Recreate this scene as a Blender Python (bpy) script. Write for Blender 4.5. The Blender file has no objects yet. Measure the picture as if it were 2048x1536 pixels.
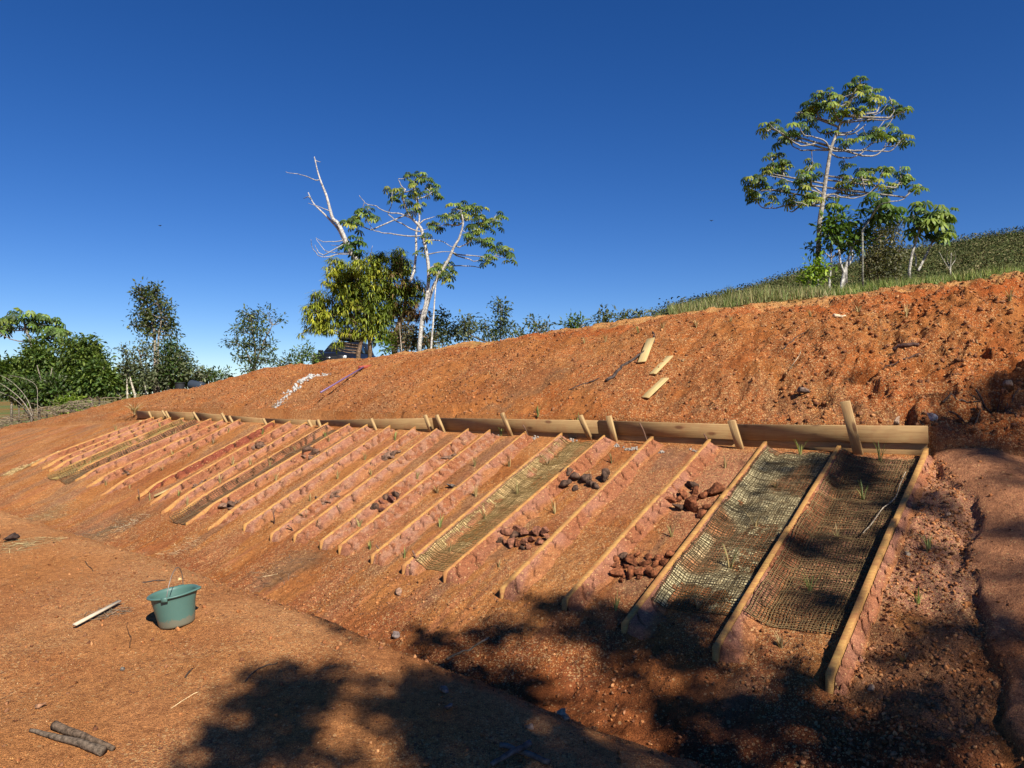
import bpy, math, random
import numpy as np
from mathutils import Vector, Matrix
random.seed(7)
rng = np.random.default_rng(7)
scene = bpy.context.scene
COL = scene.collection

# ------------------------------------------------------------------ camera, sky, sun
F = 1440.0                      # focal length in pixels of the 2048 px wide photograph
CZ = 1.6
PITCH = math.atan(12 / F)
cam_d = bpy.data.cameras.new("camera"); cam = bpy.data.objects.new("camera", cam_d); COL.objects.link(cam)
cam_d.sensor_width = 36; cam_d.lens = 36 * F / 2048; cam_d.clip_end = 3000; cam_d.clip_start = 0.05
cam.location = (0, 0, CZ); cam.rotation_euler = (math.pi / 2 + PITCH, 0, 0)
scene.camera = cam
SUN_EL = math.radians(41); SAZ = math.atan2(.47, -.883)
SUN = np.array([math.sin(SAZ) * math.cos(SUN_EL), math.cos(SAZ) * math.cos(SUN_EL), math.sin(SUN_EL)])
w = bpy.data.worlds.new("World"); scene.world = w; w.use_nodes = True
nt = w.node_tree; nt.nodes.clear()
out = nt.nodes.new("ShaderNodeOutputWorld"); bg = nt.nodes.new("ShaderNodeBackground")
sky = nt.nodes.new("ShaderNodeTexSky"); sky.sky_type = 'NISHITA'; sky.sun_disc = False
sky.sun_elevation = SUN_EL; sky.sun_rotation = SAZ; sky.altitude = 600; sky.air_density = .8; sky.dust_density = .0; sky.ozone_density = 5
hs = nt.nodes.new("ShaderNodeHueSaturation"); hs.inputs['Saturation'].default_value = 1.25; hs.inputs['Hue'].default_value = .512; hs.inputs['Value'].default_value = 1
nt.links.new(sky.outputs[0], hs.inputs['Color']); nt.links.new(hs.outputs[0], bg.inputs[0]); nt.links.new(bg.outputs[0], out.inputs[0])
bg.inputs[1].default_value = .060
sd = bpy.data.lights.new("sun", 'SUN'); sd.energy = 5.0; sd.angle = math.radians(.53); sd.color = (1, .93, .82)
so = bpy.data.objects.new("sun", sd); COL.objects.link(so)
so.rotation_euler = Vector(SUN).to_track_quat('Z', 'Y').to_euler(); so.location = (8, -14, 16)
scene.view_settings.view_transform = 'Standard'; scene.view_settings.look = 'None'; scene.view_settings.exposure = .84; scene.view_settings.gamma = 1
scene.cycles.max_bounces = 5; scene.cycles.diffuse_bounces = 2; scene.cycles.transparent_max_bounces = 4

# ------------------------------------------------------------------ helpers
def ray(px, py):
    X = (px - 1024) / F; Y = (768 - py) / F
    d = np.array([X, math.cos(PITCH) - Y * math.sin(PITCH), math.sin(PITCH) + Y * math.cos(PITCH)])
    return d / d[1]
def at(px, py, depth):
    return np.array([0, 0, CZ]) + ray(px, py) * depth
def lat(ix, iy, seed):
    h = (ix.astype(np.int64) * 374761393 + iy.astype(np.int64) * 668265263 + seed * 974634777) & 0x7fffffff
    h = ((h ^ (h >> 13)) * 1274126177) & 0x7fffffff
    return ((h ^ (h >> 16)) & 0xffff) / 65535.0
def vnoise(x, y, seed=0):
    ix = np.floor(x); iy = np.floor(y); fx = x - ix; fy = y - iy
    fx = fx * fx * (3 - 2 * fx); fy = fy * fy * (3 - 2 * fy)
    a = lat(ix, iy, seed); b = lat(ix + 1, iy, seed); c = lat(ix, iy + 1, seed); d = lat(ix + 1, iy + 1, seed)
    return (a + (b - a) * fx) * (1 - fy) + (c + (d - c) * fx) * fy - .5      # -.5 .. .5
def fbm(x, y, size, octs=4, seed=0, gain=.5):
    r = 0; a = 1; f = 1 / size
    for i in range(octs):
        c_, s_ = math.cos(i * 1.1 + seed), math.sin(i * 1.1 + seed)
        r = r + a * vnoise((x * c_ - y * s_) * f + 17.3 * i, (x * s_ + y * c_) * f - 9.1 * i, seed + i); a *= gain; f *= 2.03
    return r
def sstep(a, b, x):
    q = np.clip((x - a) / (b - a), 0, 1); return q * q * (3 - 2 * q)

def mk(name, V, Fs, mat, parent=None, col=None, smooth=False, loc=None):
    """V (n,3); Fs list of (m,3)/(m,4) arrays; col (n,3) vertex colour"""
    V = np.asarray(V, float)
    if loc is not None: V = V - np.asarray(loc)
    me = bpy.data.meshes.new(name)
    Fs = [np.asarray(f, np.int64) for f in Fs if len(f)]
    lv = np.concatenate([f.ravel() for f in Fs]); tot = np.concatenate([np.full(len(f), f.shape[1]) for f in Fs])
    me.vertices.add(len(V)); me.vertices.foreach_set("co", V.astype(np.float32).ravel())
    me.loops.add(len(lv)); me.loops.foreach_set("vertex_index", lv.astype(np.int32))
    me.polygons.add(len(tot)); st = np.concatenate([[0], np.cumsum(tot)[:-1]])
    me.polygons.foreach_set("loop_start", st.astype(np.int32)); me.polygons.foreach_set("loop_total", tot.astype(np.int32))
    if smooth: me.polygons.foreach_set("use_smooth", np.ones(len(tot), bool))
    me.update(calc_edges=True)
    if col is not None:
        a = me.color_attributes.new("tint", 'FLOAT_COLOR', 'POINT')
        c = np.ones((len(V), 4), np.float32); c[:, :col.shape[1]] = col; a.data.foreach_set("color", c.ravel())
    if mat: me.materials.append(mat)
    o = bpy.data.objects.new(name, me); COL.objects.link(o)
    if parent: o.parent = parent
    elif loc is not None: o.location = loc
    return o
class G:
    """collects pieces of one mesh"""
    def __init__(s): s.V = []; s.T = []; s.Q = []; s.C = []; s.n = 0
    def add(s, V, T=None, Q=None, C=None):
        V = np.asarray(V, float).reshape(-1, 3)
        if T is not None and len(T): s.T.append(np.asarray(T) + s.n)
        if Q is not None and len(Q): s.Q.append(np.asarray(Q) + s.n)
        if C is None: C = np.ones((len(V), 3))
        C = np.broadcast_to(np.asarray(C, float), (len(V), 3)); s.C.append(C); s.V.append(V); s.n += len(V)
    def mesh(s, name, mat, parent=None, smooth=False, loc=None):
        Fs = []
        if s.T: Fs.append(np.concatenate(s.T))
        if s.Q: Fs.append(np.concatenate(s.Q))
        return mk(name, np.concatenate(s.V), Fs, mat, parent, np.concatenate(s.C), smooth, loc)
    def tube(s, P, R, k=6, C=None, cap=True):
        P = np.asarray(P, float); n = len(P); R = np.broadcast_to(np.asarray(R, float), (n,))
        T = np.gradient(P, axis=0); T /= np.linalg.norm(T, axis=1)[:, None] + 1e-9
        ref = np.array([0, 0, 1.]) if abs(T[:, 2]).mean() < .8 else np.array([1., 0, 0])
        A = np.cross(T, ref); A /= np.linalg.norm(A, axis=1)[:, None] + 1e-9; B = np.cross(T, A)
        an = np.arange(k) * 2 * np.pi / k
        V = P[:, None] + R[:, None, None] * (A[:, None] * np.cos(an)[None, :, None] + B[:, None] * np.sin(an)[None, :, None])
        i = np.arange(n - 1)[:, None] * k; j = np.arange(k)[None]; j2 = (j + 1) % k
        Q = np.stack([i + j, i + j2, i + k + j2, i + k + j], -1).reshape(-1, 4)
        V = V.reshape(-1, 3); T3 = []
        if cap:
            V = np.vstack([V, P[0], P[-1]])
            T3 = [[n * k, (q + 1) % k, q] for q in range(k)] + [[n * k + 1, (n - 1) * k + q, (n - 1) * k + (q + 1) % k] for q in range(k)]
        s.add(V, T3, Q, C)
    def box(s, c, h, X=(1, 0, 0), Y=(0, 1, 0), Z=(0, 0, 1), C=None, bev=.0):
        c = np.asarray(c, float); X, Y, Z = [np.asarray(a, float) for a in (X, Y, Z)]
        if bev <= 0:
            sg = np.array([[a, b, d] for d in (-1, 1) for b in (-1, 1) for a in (-1, 1)], float)
            V = c + sg[:, :1] * h[0] * X + sg[:, 1:2] * h[1] * Y + sg[:, 2:] * h[2] * Z
            s.add(V, None, [[0, 2, 3, 1], [4, 5, 7, 6], [0, 1, 5, 4], [2, 6, 7, 3], [0, 4, 6, 2], [1, 3, 7, 5]], C); return
        # chamfered: octagonal cross-section extruded along X
        a, b = h[1], h[2]
        cs = [(-a + bev, -b), (a - bev, -b), (a, -b + bev), (a, b - bev), (a - bev, b), (-a + bev, b), (-a, b - bev), (-a, -b + bev)]
        V = np.array([c + sx * h[0] * X + y * Y + z * Z for sx in (-1, 1) for y, z in cs])
        Q = [[i, (i + 1) % 8, 8 + (i + 1) % 8, 8 + i] for i in range(8)]
        T3 = [[0, i + 1, i] for i in range(1, 7)] + [[8, 8 + i, 9 + i] for i in range(1, 7)]
        s.add(V, T3, Q, C)
    def inst(s, tv, tf, P, M, S, C):
        """template tv,tf (tris or quads) at points P with matrices M (n,3,3), scale S (n,) or (n,3), colour C (n,3)"""
        n = len(P); S = np.asarray(S, float)
        if S.ndim == 1: S = S[:, None]
        L = tv[None] * S[:, None, :]
        V = np.einsum('nij,nkj->nki', M, L) + P[:, None]
        Fi = tf[None] + (np.arange(n) * len(tv))[:, None, None]
        Cc = np.repeat(C, len(tv), 0)
        f = Fi.reshape(-1, tf.shape[1])
        if tf.shape[1] == 3: s.add(V.reshape(-1, 3), f, None, Cc)
        else: s.add(V.reshape(-1, 3), None, f, Cc)
def frames(Z, roll=None):
    """matrices whose third column is Z, random roll"""
    Z = Z / (np.linalg.norm(Z, axis=1)[:, None] + 1e-9); n = len(Z)
    r = rng.normal(size=(n, 3)) if roll is None else roll
    X = r - (r * Z).sum(1)[:, None] * Z; X /= np.linalg.norm(X, axis=1)[:, None] + 1e-9
    return np.stack([X, np.cross(Z, X), Z], -1)
def empty(name, loc):
    o = bpy.data.objects.new(name, None); COL.objects.link(o); o.location = loc; o.empty_display_size = .1; return o
def tag(o, label=None, cat=None, group=None, kind=None):
    if label: o['label'] = label
    if cat: o['category'] = cat
    if group: o['group'] = group
    if kind: o['kind'] = kind
    return o

# ------------------------------------------------------------------ materials
def newmat(name, rough=.9, spec=.2):
    m = bpy.data.materials.new(name); m.use_nodes = True; n = m.node_tree
    b = n.nodes['Principled BSDF']; b.inputs['Roughness'].default_value = rough; b.inputs['Specular IOR Level'].default_value = spec
    return m, n, b
def N(n, typ, **kw):
    x = n.nodes.new(typ)
    for k, v in kw.items():
        if k in x.inputs: x.inputs[k].default_value = v
        else: setattr(x, k, v)
    return x
def ramp(n, src, stops):
    r = n.nodes.new('ShaderNodeValToRGB'); n.links.new(src, r.inputs[0]); e = r.color_ramp.elements
    while len(e) < len(stops): e.new(.5)
    for i, (p, c) in enumerate(stops): e[i].position = p; e[i].color = tuple(c) + (1,) if len(c) == 3 else c
    return r.outputs[0]
def mix(n, a, b, f, mode='MIX'):
    m = n.nodes.new('ShaderNodeMix'); m.data_type = 'RGBA'; m.blend_type = mode
    for v, i in ((f, 0), (a, 6), (b, 7)):
        if hasattr(v, 'links'): n.links.new(v, m.inputs[i])
        else: m.inputs[i].default_value = v if i == 0 else tuple(v) + (1,)
    return m.outputs[2]
def noise(n, scale, detail=4, vec=None, rough=.55, dist=0):
    x = N(n, 'ShaderNodeTexNoise', Scale=scale, Detail=detail, Roughness=rough, Distortion=dist)
    if vec is not None: n.links.new(vec, x.inputs['Vector'])
    return x.outputs['Fac']
def bump(n, b, src, strength, dist, prev=None):
    x = N(n, 'ShaderNodeBump', Strength=strength, Distance=dist); n.links.new(src, x.inputs['Height'])
    if prev is not None: n.links.new(prev, x.inputs['Normal'])
    n.links.new(x.outputs[0], b.inputs['Normal']); return x.outputs[0]
def tex(n, kind='Object'):
    return n.nodes.new('ShaderNodeTexCoord').outputs[kind]
def attr(n):
    a = n.nodes.new('ShaderNodeVertexColor'); a.layer_name = 'tint'; return a
def soil_mat(name, fleck=1.0, dark=1.0, bumpd=.012):
    m, n, b = newmat(name, .97, .08)
    a = attr(n); c = a.outputs['Color']; dens = a.outputs['Alpha']
    p = tex(n)
    big = noise(n, 3.2, 5, p); c = mix(n, c, (.62, .58, .54), ramp(n, big, [(.3, (.0,) * 3), (.75, (.55,) * 3)]), 'MULTIPLY')
    med = noise(n, 26, 5, p, .7); c = mix(n, c, ramp(n, med, [(.28, (.46, .38, .34)), (.48, (1, 1, 1)), (.72, (1.42, 1.42, 1.3))]), .85 * dark, 'MULTIPLY')
    fine = noise(n, 170, 3, p, .7); c = mix(n, c, ramp(n, fine, [(.3, (.3, .25, .22)), (.5, (1, 1, 1)), (.72, (1.8, 1.8, 1.6))]), .9 * dark, 'MULTIPLY')
    # pale pebbles set in the soil
    for sc, th, colr in ((34, .035, (.50, .29, .13)), (30, .05, (.15, .065, .038)), (95, .17, (.62, .40, .17)), (42, .12, (.55, .33, .15)), (60, .10, (.16, .07, .045))):
        v = N(n, 'ShaderNodeTexVoronoi', Scale=sc); n.links.new(p, v.inputs['Vector'])
        near = N(n, 'ShaderNodeMath', operation='LESS_THAN'); n.links.new(v.outputs['Distance'], near.inputs[0]); near.inputs[1].default_value = .34
        sep = N(n, 'ShaderNodeSeparateColor'); n.links.new(v.outputs['Color'], sep.inputs[0])
        thr = N(n, 'ShaderNodeMath', operation='MULTIPLY'); n.links.new(dens, thr.inputs[0]); thr.inputs[1].default_value = th * 3 * fleck
        sel = N(n, 'ShaderNodeMath', operation='LESS_THAN'); n.links.new(sep.outputs[0], sel.inputs[0]); n.links.new(thr.outputs[0], sel.inputs[1])
        f = N(n, 'ShaderNodeMath', operation='MULTIPLY'); n.links.new(near.outputs[0], f.inputs[0]); n.links.new(sel.outputs[0], f.inputs[1])
        f2 = N(n, 'ShaderNodeMath', operation='MULTIPLY'); n.links.new(f.outputs[0], f2.inputs[0]); f2.inputs[1].default_value = .7
        c = mix(n, c, colr, f2.outputs[0])
    n.links.new(c, b.inputs['Base Color'])
    b1 = bump(n, b, noise(n, 60, 6, p, .75), 1.0, bumpd)
    v = N(n, 'ShaderNodeTexVoronoi', Scale=110); n.links.new(p, v.inputs['Vector'])
    bump(n, b, v.outputs['Distance'], .6, bumpd * .5, b1)
    return m
M_soil = soil_mat('soil', 1.0, 1.0, .022)
M_clay = soil_mat('packed_clay', .5, .9, .014)
def tint_mat(name, rough=.8, spec=.2, var=.25, scale=30, bumpd=0, transl=0):
    m, n, b = newmat(name, rough, spec); p = tex(n); c = attr(n).outputs['Color']
    f = noise(n, scale, 4, p, .65)
    c = mix(n, c, ramp(n, f, [(.25, (1 - var * 1.6,) * 3), (.75, (1 + var,) * 3)]), 1.0, 'MULTIPLY')
    n.links.new(c, b.inputs['Base Color'])
    if bumpd: bump(n, b, f, .9, bumpd)
    if transl:
        tr = N(n, 'ShaderNodeBsdfTranslucent'); n.links.new(mix(n, c, (1.2, 1.3, .4), 1., 'MULTIPLY'), tr.inputs[0])
        ms = n.nodes.new('ShaderNodeMixShader'); ms.inputs[0].default_value = transl
        n.links.new(b.outputs[0], ms.inputs[1]); n.links.new(tr.outputs[0], ms.inputs[2])
        n.links.new(ms.outputs[0], n.nodes['Material Output'].inputs[0])
    return m
M_leaf = tint_mat('leaf', .5, .3, .2, 6, 0, .32)
M_blade = tint_mat('grass_blade', .6, .3, .2, 20, 0, .2)
M_bark = tint_mat('bark', .85, .15, .7, 22, .012)
M_stone = tint_mat('stone', .95, .1, .6, 40, .010)
M_yarn = tint_mat('jute_yarn', .95, .05, .3, 60)
M_straw = tint_mat('straw', .9, .1, .3, 60)
M_chalk = tint_mat('lime_lumps', .9, .1, .25, 30, .01)
def wood_mat(name, light, darkc, knots=True, dirt=.35):
    m, n, b = newmat(name, .72, .25); p = tex(n)
    mp = N(n, 'ShaderNodeMapping'); n.links.new(p, mp.inputs[0]); mp.inputs['Scale'].default_value = (1.6, 30, 30)
    oi = n.nodes.new('ShaderNodeObjectInfo'); ad = N(n, 'ShaderNodeVectorMath', operation='ADD')
    sc = N(n, 'ShaderNodeMath', operation='MULTIPLY'); n.links.new(oi.outputs['Random'], sc.inputs[0]); sc.inputs[1].default_value = 40
    cb = n.nodes.new('ShaderNodeCombineXYZ'); n.links.new(sc.outputs[0], cb.inputs[0]); n.links.new(sc.outputs[0], cb.inputs[1])
    n.links.new(mp.outputs[0], ad.inputs[0]); n.links.new(cb.outputs[0], ad.inputs[1])
    g = noise(n, 1.5, 6, ad.outputs[0], .6, 1.2)
    wv = N(n, 'ShaderNodeTexWave', Scale=.9, Distortion=5, Detail=3, bands_direction='Z'); n.links.new(ad.outputs[0], wv.inputs['Vector'])
    c = mix(n, light, darkc, ramp(n, g, [(.35, (0,) * 3), (.7, (1,) * 3)]))
    c = mix(n, c, darkc, ramp(n, wv.outputs['Fac'], [(.6, (0,) * 3), (.95, (.55,) * 3)]))
    if knots:
        mk_ = N(n, 'ShaderNodeMapping'); n.links.new(p, mk_.inputs[0]); mk_.inputs['Scale'].default_value = (3.2, 8, 8)
        a2 = N(n, 'ShaderNodeVectorMath', operation='ADD'); n.links.new(mk_.outputs[0], a2.inputs[0]); n.links.new(cb.outputs[0], a2.inputs[1])
        v = N(n, 'ShaderNodeTexVoronoi', Scale=1.0); n.links.new(a2.outputs[0], v.inputs['Vector'])
        c = mix(n, c, (.10, .045, .02), ramp(n, v.outputs['Distance'], [(.10, (.9,) * 3), (.2, (0,) * 3)]))
    d = noise(n, 7, 5, p, .7); c = mix(n, c, (.24, .085, .035), ramp(n, d, [(.45, (0,) * 3), (.72, (dirt,) * 3)]))
    n.links.new(c, b.inputs['Base Color']); bump(n, b, g, .4, .004)
    return m
M_pine = wood_mat('pine_board', (.34, .225, .10), (.235, .14, .058))
M_pine_stake = wood_mat('pine_stake', (.40, .275, .125), (.28, .175, .075))
M_pine_pale = wood_mat('fresh_pine', (.56, .43, .21), (.46, .33, .13), True, .08)
M_pine_edge = wood_mat('divider_pine', (.44, .26, .075), (.29, .135, .045), False, .75)
M_pine_muddy = wood_mat('muddy_pine', (.47, .27, .075), (.30, .125, .04), False, .95)
M_log = tint_mat('log_bark', .9, .1, .7, 55, .005)
def plain(name, c, rough=.5, spec=.5, metal=0, var=.12, scale=12):
    m, n, b = newmat(name, rough, spec); b.inputs['Metallic'].default_value = metal
    f = noise(n, scale, 5, tex(n), .65)
    n.links.new(mix(n, tuple(x * (1 - var) for x in c), tuple(min(1, x * (1 + var)) for x in c), f), b.inputs['Base Color'])
    bump(n, b, f, .15, .002); return m

# ------------------------------------------------------------------ lie of the land
P0 = np.array([3.46, 6.0]); U = np.array([-.782, .623]); Vv = np.array([-.623, -.782])   # along the wall / down the slope
def to_ts(x, y):
    rx = x - P0[0]; ry = y - P0[1]; return rx * U[0] + ry * U[1], rx * Vv[0] + ry * Vv[1]
def to_xy(t, s): return P0[0] + U[0] * t + Vv[0] * s, P0[1] + U[1] * t + Vv[1] * s
SKY_PX = np.array([-700, -300, 0, 60, 120, 180, 240, 300, 380, 440, 470, 520, 580, 640, 720, 800, 870, 930, 1000, 1100, 1200, 1300, 1400, 1500, 1600, 1700, 1800, 1900, 2000, 2100, 2500])
SKY_PY = np.array([930, 890, 857, 845, 834, 820, 799, 788, 779, 770, 758, 743, 733, 727, 717, 708, 698, 687, 685, 665, 651, 638, 624, 607, 598, 588, 577, 567, 555, 545, 500])
def Ecrest(b): return (780 - np.interp(1024 + F * b, SKY_PX, SKY_PY)) / F
def Ehill(b): return (784 - np.interp(1024 + F * b, [0, 900, 1200, 1340, 1420, 1500, 1600, 1700, 1850, 2048, 2600], [810, 780, 690, 634, 610, 592, 560, 541, 508, 478, 440])) / F
T_SC = [-8, 13, 15, 18.7, 22.7, 30]; SC = [-3, -3, -2.6, -1.5, -.7, -.6]
def bank_edge(s): return np.interp(s, [-.3, 0, .3, .6, 2.7, 3.5], [-.04, -.07, -.2, -.34, -.68, -.82])
PITS = [(1730, 745, .07, .10), (1600, 700, .05, .06), (1810, 830, .10, .14), (1745, 775, .06, .08), (1640, 790, .05, .06), (1880, 680, .05, .08), (1780, 640, .04, .05),
        (1960, 690, .08, .12), (2010, 720, .08, .12), (1850, 720, .06, .08), (1900, 770, .06, .1), (1930, 820, .08, .12), (1480, 680, .05, .05), (1230, 760, .04, .06), (1150, 840, .05, .05),
        (1080, 725, .05, .06), (1105, 730, .04, .06), (1010, 745, .04, .04), (1290, 700, .04, .05), (1370, 668, .04, .05), (1700, 700, .06, .08), (1655, 745, .05, .06), (1560, 745, .05, .06),
        (865, 775, .05, .07), (925, 820, .06, .07), (800, 828, .05, .06), (835, 820, .05, .05), (1990, 800, .1, .14), (1960, 640, .05, .06), (1520, 800, .05, .05), (950, 690, .05, .05), (1630, 650, .04, .05)]
PIT_XY = None
def H(x, y, fine=1):
    x = np.asarray(x, float); y = np.asarray(y, float); t, s = to_ts(x, y); tc = np.clip(t, -6, 26)
    wob = fbm(x, y, 1.7, 2, 3) * .12 if fine else 0
    zb = np.interp(tc, [-6, -1, 0, 10, 14, 18, 22.7, 26], [-.5, -.53, -.55, -.55, -.60, -.85, -1.1, -1.5])
    k = np.interp(tc, [-6, 0, 1.4, 3.7, 6.8, 11, 14, 20, 26], [.33, .35, .39, .44, .5, .52, .42, .35, .2])
    low = zb - k * np.maximum(s, 0)
    sb = s + (wob if fine else 0) * sstep(3, 4, s)
    berm = np.interp(sb, [3.1, 3.66, 3.78, 3.86, 4.02, 4.35, 4.7, 6.8, 9], [-2.8, -2.1, -1.62, -1.49, -1.445, -1.455, -1.5, -1.62, -1.7]) + np.interp(t, [-4, 1, 2.8, 5], [-.16, -.12, -.02, 0])
    dit = -1.96 - .0 * t
    def smax(a, b, r): q = np.clip(.5 + .5 * (a - b) / r, 0, 1); return b * (1 - q) + a * q + r * q * (1 - q)
    low = smax(smax(low, dit + 0 * low, .12), berm, .03)
    # right-hand smoothed clay bank beside the last plot
    be = bank_edge(s) + (fbm(x, y, .35, 3, 11) * .14 if fine else 0); q = be - t
    on = sstep(0, .03, q) * sstep(-.25, .05, s) * sstep(4.0, 3.2, s)
    low = low + on * (.012 + .075 * np.exp(-((q - .3) / .22) ** 2) + .05 * sstep(.8, 1.6, q))
    low = low - .018 * np.exp(-((q + .03) / .04) ** 2) * sstep(.1, .4, s) * sstep(4, 3, s)
    # the bank above the wall
    sc = np.interp(t, T_SC, SC); xc, yc = to_xy(t, sc); yc = np.maximum(yc, 4); zc = yc * Ecrest(np.clip(xc / yc, -1.2, 1.2))
    wl = sstep(-.45, .0, t) * sstep(14.9, 14.3, t)
    f = np.clip(s / sc, 0, 1); zu0 = zb + .16 * wl + .03
    up = zu0 + (zc - zu0) * (1 - (1 - f) ** 1.28)
    # behind the crest
    d = np.maximum(sc - s, 0); ye = np.clip(y, 4, 75); b = np.clip(x / np.maximum(y, 4), -1.2, 1.2)
    rw = sstep(.12, .24, b); E = Ecrest(b)
    dip = -.0135 * sstep(0, 6, d) - .02 * sstep(6, 40, d) - .01 * sstep(.2, 2, d)
    far = ye * (E + rw * np.maximum(Ehill(b) - E, -.01) * sstep(4, 60, d) + (1 - rw) * dip)
    z = np.where(s >= -.075, low, np.where(s > sc, up, far))
    if fine:
        inb = sstep(-.07, -.16, s) * sstep(-40, -15, s)          # cut bank
        z = z + inb * (fbm(x, y, .75, 4, 21) * .11 + fbm(x, y, .13, 3, 22) * .042) * sstep(sc - 3, sc + .5, s)
        z = z + inb * np.maximum(fbm(x, y, .05, 2, 23), 0) * .018 * sstep(sc - 2, sc, s)
        rt = sstep(4.5, 0, t) * inb                            # rougher at the right
        z = z + rt * (np.abs(fbm(x, y, .34, 4, 24)) * -.24 + np.maximum(fbm(x, y, .07, 2, 25), 0) * .075)
        slope = sstep(0, .1, s) * sstep(4.2, 3.4, s)
        plot = sstep(0, .05, t) * sstep(14.3, 14, t) * sstep(2.7, 2.3, s) * slope
        st = fbm(t * 3.4, s * .6, .32, 3, 31)                     # streaks running down the slope
        z = z + slope * (1 - plot) * (1 - on) * (st * .030 + fbm(x, y, .10, 3, 32) * .020 + np.maximum(fbm(x, y, .035, 2, 33), 0) * .012)
        z = z + plot * (fbm(x, y, .3, 3, 34) * .022 + fbm(x, y, .05, 2, 35) * .014)
        rgt = sstep(.2, -.15, t) * sstep(-.1, .3, s) * (1 - on) + sstep(2.3, 2.9, s) * sstep(5, 2.5, t) * sstep(3.9, 3.4, s)
        z = z + np.clip(rgt, 0, 1) * (fbm(x, y, .22, 3, 36) * .035 + np.maximum(fbm(x, y, .045, 2, 37), 0) * .028)
        near = sstep(3.4, 4.2, s)
        z = z + near * (fbm(x, y, .9, 3, 41) * .04 + (.25 + 1.1 * sstep(-.15, .25, fbm(x, y, .8, 2, 45))) * (fbm(x, y, .14, 3, 42) * .018 + np.maximum(fbm(x, y, .035, 2, 43), .08) * .018))
        z = z + on * fbm(x, y, .12, 3, 44) * .008 + sstep(.1, -.1, s) * 0
        if PIT_XY is not None:
            for (hx, hy, r, dep) in PIT_XY:
                m = (np.abs(x - hx) < 4 * r) & (np.abs(y - hy) < 4 * r)
                if np.ndim(z) and m.any():
                    xx = x[m]; yy = y[m]; rr = np.hypot(xx - hx, yy - hy) * (1 + 1.0 * fbm(xx, yy, .09, 2, 5))
                    z[m] -= dep * sstep(r, .55 * r, rr)
        z = z + sstep(-6, -14, s) * fbm(x, y, 4, 3, 50) * .25
    return z + CZ
_ys = np.geomspace(1.6, 160, 5000)
def hit(px, py):
    d = ray(px, py); x = d[0] * _ys; z = CZ + d[2] * _ys; h = H(x, _ys, 0); i = np.argmax(z < h)
    if i == 0: i = len(_ys) - 1
    xx, yy = x[i], _ys[i]
    return np.array([xx, yy, float(H(np.array([xx]), np.array([yy]))[0])])
PIT_XY = None
PIT_XY = [(*hit(a, b)[:2], r * 1.35, dd * 1.25) for a, b, r, dd in PITS]

# ------------------------------------------------------------------ ground sheet
def axis(segs):
    a = [segs[0][0]]
    for lo, hi, st in segs:
        n = max(1, int(round((hi - lo) / st))); a += list(np.linspace(lo, hi, n + 1)[1:])
    return np.array(a)
def grow(start, end, st, f=1.35):
    a = []; v = start; q = st
    while v < end: v += q; q *= f; a.append(v)
    return np.array(a)
tA = axis([(-3.5, -1, .03), (-1, 4.5, .0165), (4.5, 9, .024), (9, 15.5, .034), (15.5, 30, .12)]); tA = np.concatenate([-grow(3.5, 600, .06)[::-1], tA, grow(30, 700, .3, 1.12)])
sA = axis([(-9, -4.5, .10), (-4.5, -2.0, .028), (-2.0, -.12, .021), (-.12, .1, .012), (.1, 5.5, .0175), (5.5, 8, .05)]); sA = np.concatenate([-grow(9, 700, .15, 1.07)[::-1], sA, grow(8, 500, .1)])
TT, SS = np.meshgrid(tA, sA, indexing='ij'); X, Y = to_xy(TT, SS); X = X.ravel(); Y = Y.ravel(); t = TT.ravel(); s = SS.ravel()
Z = H(X, Y)
def lerpc(c, d, f): f = np.clip(f, 0, 1)[:, None]; return c * (1 - f) + np.asarray(d) * f
c = np.tile(np.array([.50, .205, .068]), (len(X), 1))
n1 = fbm(X, Y, 1.3, 4, 61) + .5; n2 = fbm(X, Y, .45, 4, 62) + .5; n3 = fbm(X, Y, .18, 3, 63) + .5
c = lerpc(c, (.42, .15, .042), sstep(.45, .75, n1) * .8)
c = lerpc(c, (.52, .225, .085), sstep(.5, .8, n2) * .7)
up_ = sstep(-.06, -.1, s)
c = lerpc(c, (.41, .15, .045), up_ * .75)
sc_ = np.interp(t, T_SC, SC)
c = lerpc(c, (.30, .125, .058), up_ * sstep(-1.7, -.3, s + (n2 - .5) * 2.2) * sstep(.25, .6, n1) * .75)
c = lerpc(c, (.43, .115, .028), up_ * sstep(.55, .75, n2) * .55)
c = lerpc(c, (.43, .11, .03), sstep(.75, .45, s - sc_ + (n3 - .5) * .4) * sstep(.05, .2, s - sc_) * sstep(16, 9, t) * .8)
c = lerpc(c, (.44, .12, .032), up_ * sstep(5, 0, t) * sstep(.42, .62, fbm(X, Y, .6, 3, 64) + .5) * .6)
c = lerpc(c, (.58, .285, .10), sstep(.32, .12, s - sc_ + (n3 - .5) * .3) * sstep(13, 8, t))
c = lerpc(c, (.13, .16, .05), sstep(-.2, -1.5, s - sc_ + (n2 - .5) * 1.2))
sl = sstep(0, .15, s) * sstep(4, 3.4, s)
c = lerpc(c, (.44, .17, .085), sl * sstep(.4, .7, fbm(t * 3, s * .5, .5, 3, 66) + .5) * .6)
c = lerpc(c, (.52, .25, .17), sl * sstep(.45, .7, n1) * sstep(3, -0.2, t) * .7)
c = lerpc(c, (.28, .15, .09), sl * sstep(.6, .75, fbm(t * 2.2, s * .6, .6, 3, 67) + .5) * .6)
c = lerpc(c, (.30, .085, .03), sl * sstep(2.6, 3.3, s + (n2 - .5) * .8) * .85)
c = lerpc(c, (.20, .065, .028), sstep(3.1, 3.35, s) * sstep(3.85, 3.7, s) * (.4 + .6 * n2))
c = lerpc(c, (.54, .26, .11), sstep(3.75, 3.9, s) * sstep(4.5, 4.0, s) * (.3 + .7 * n2))
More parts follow.
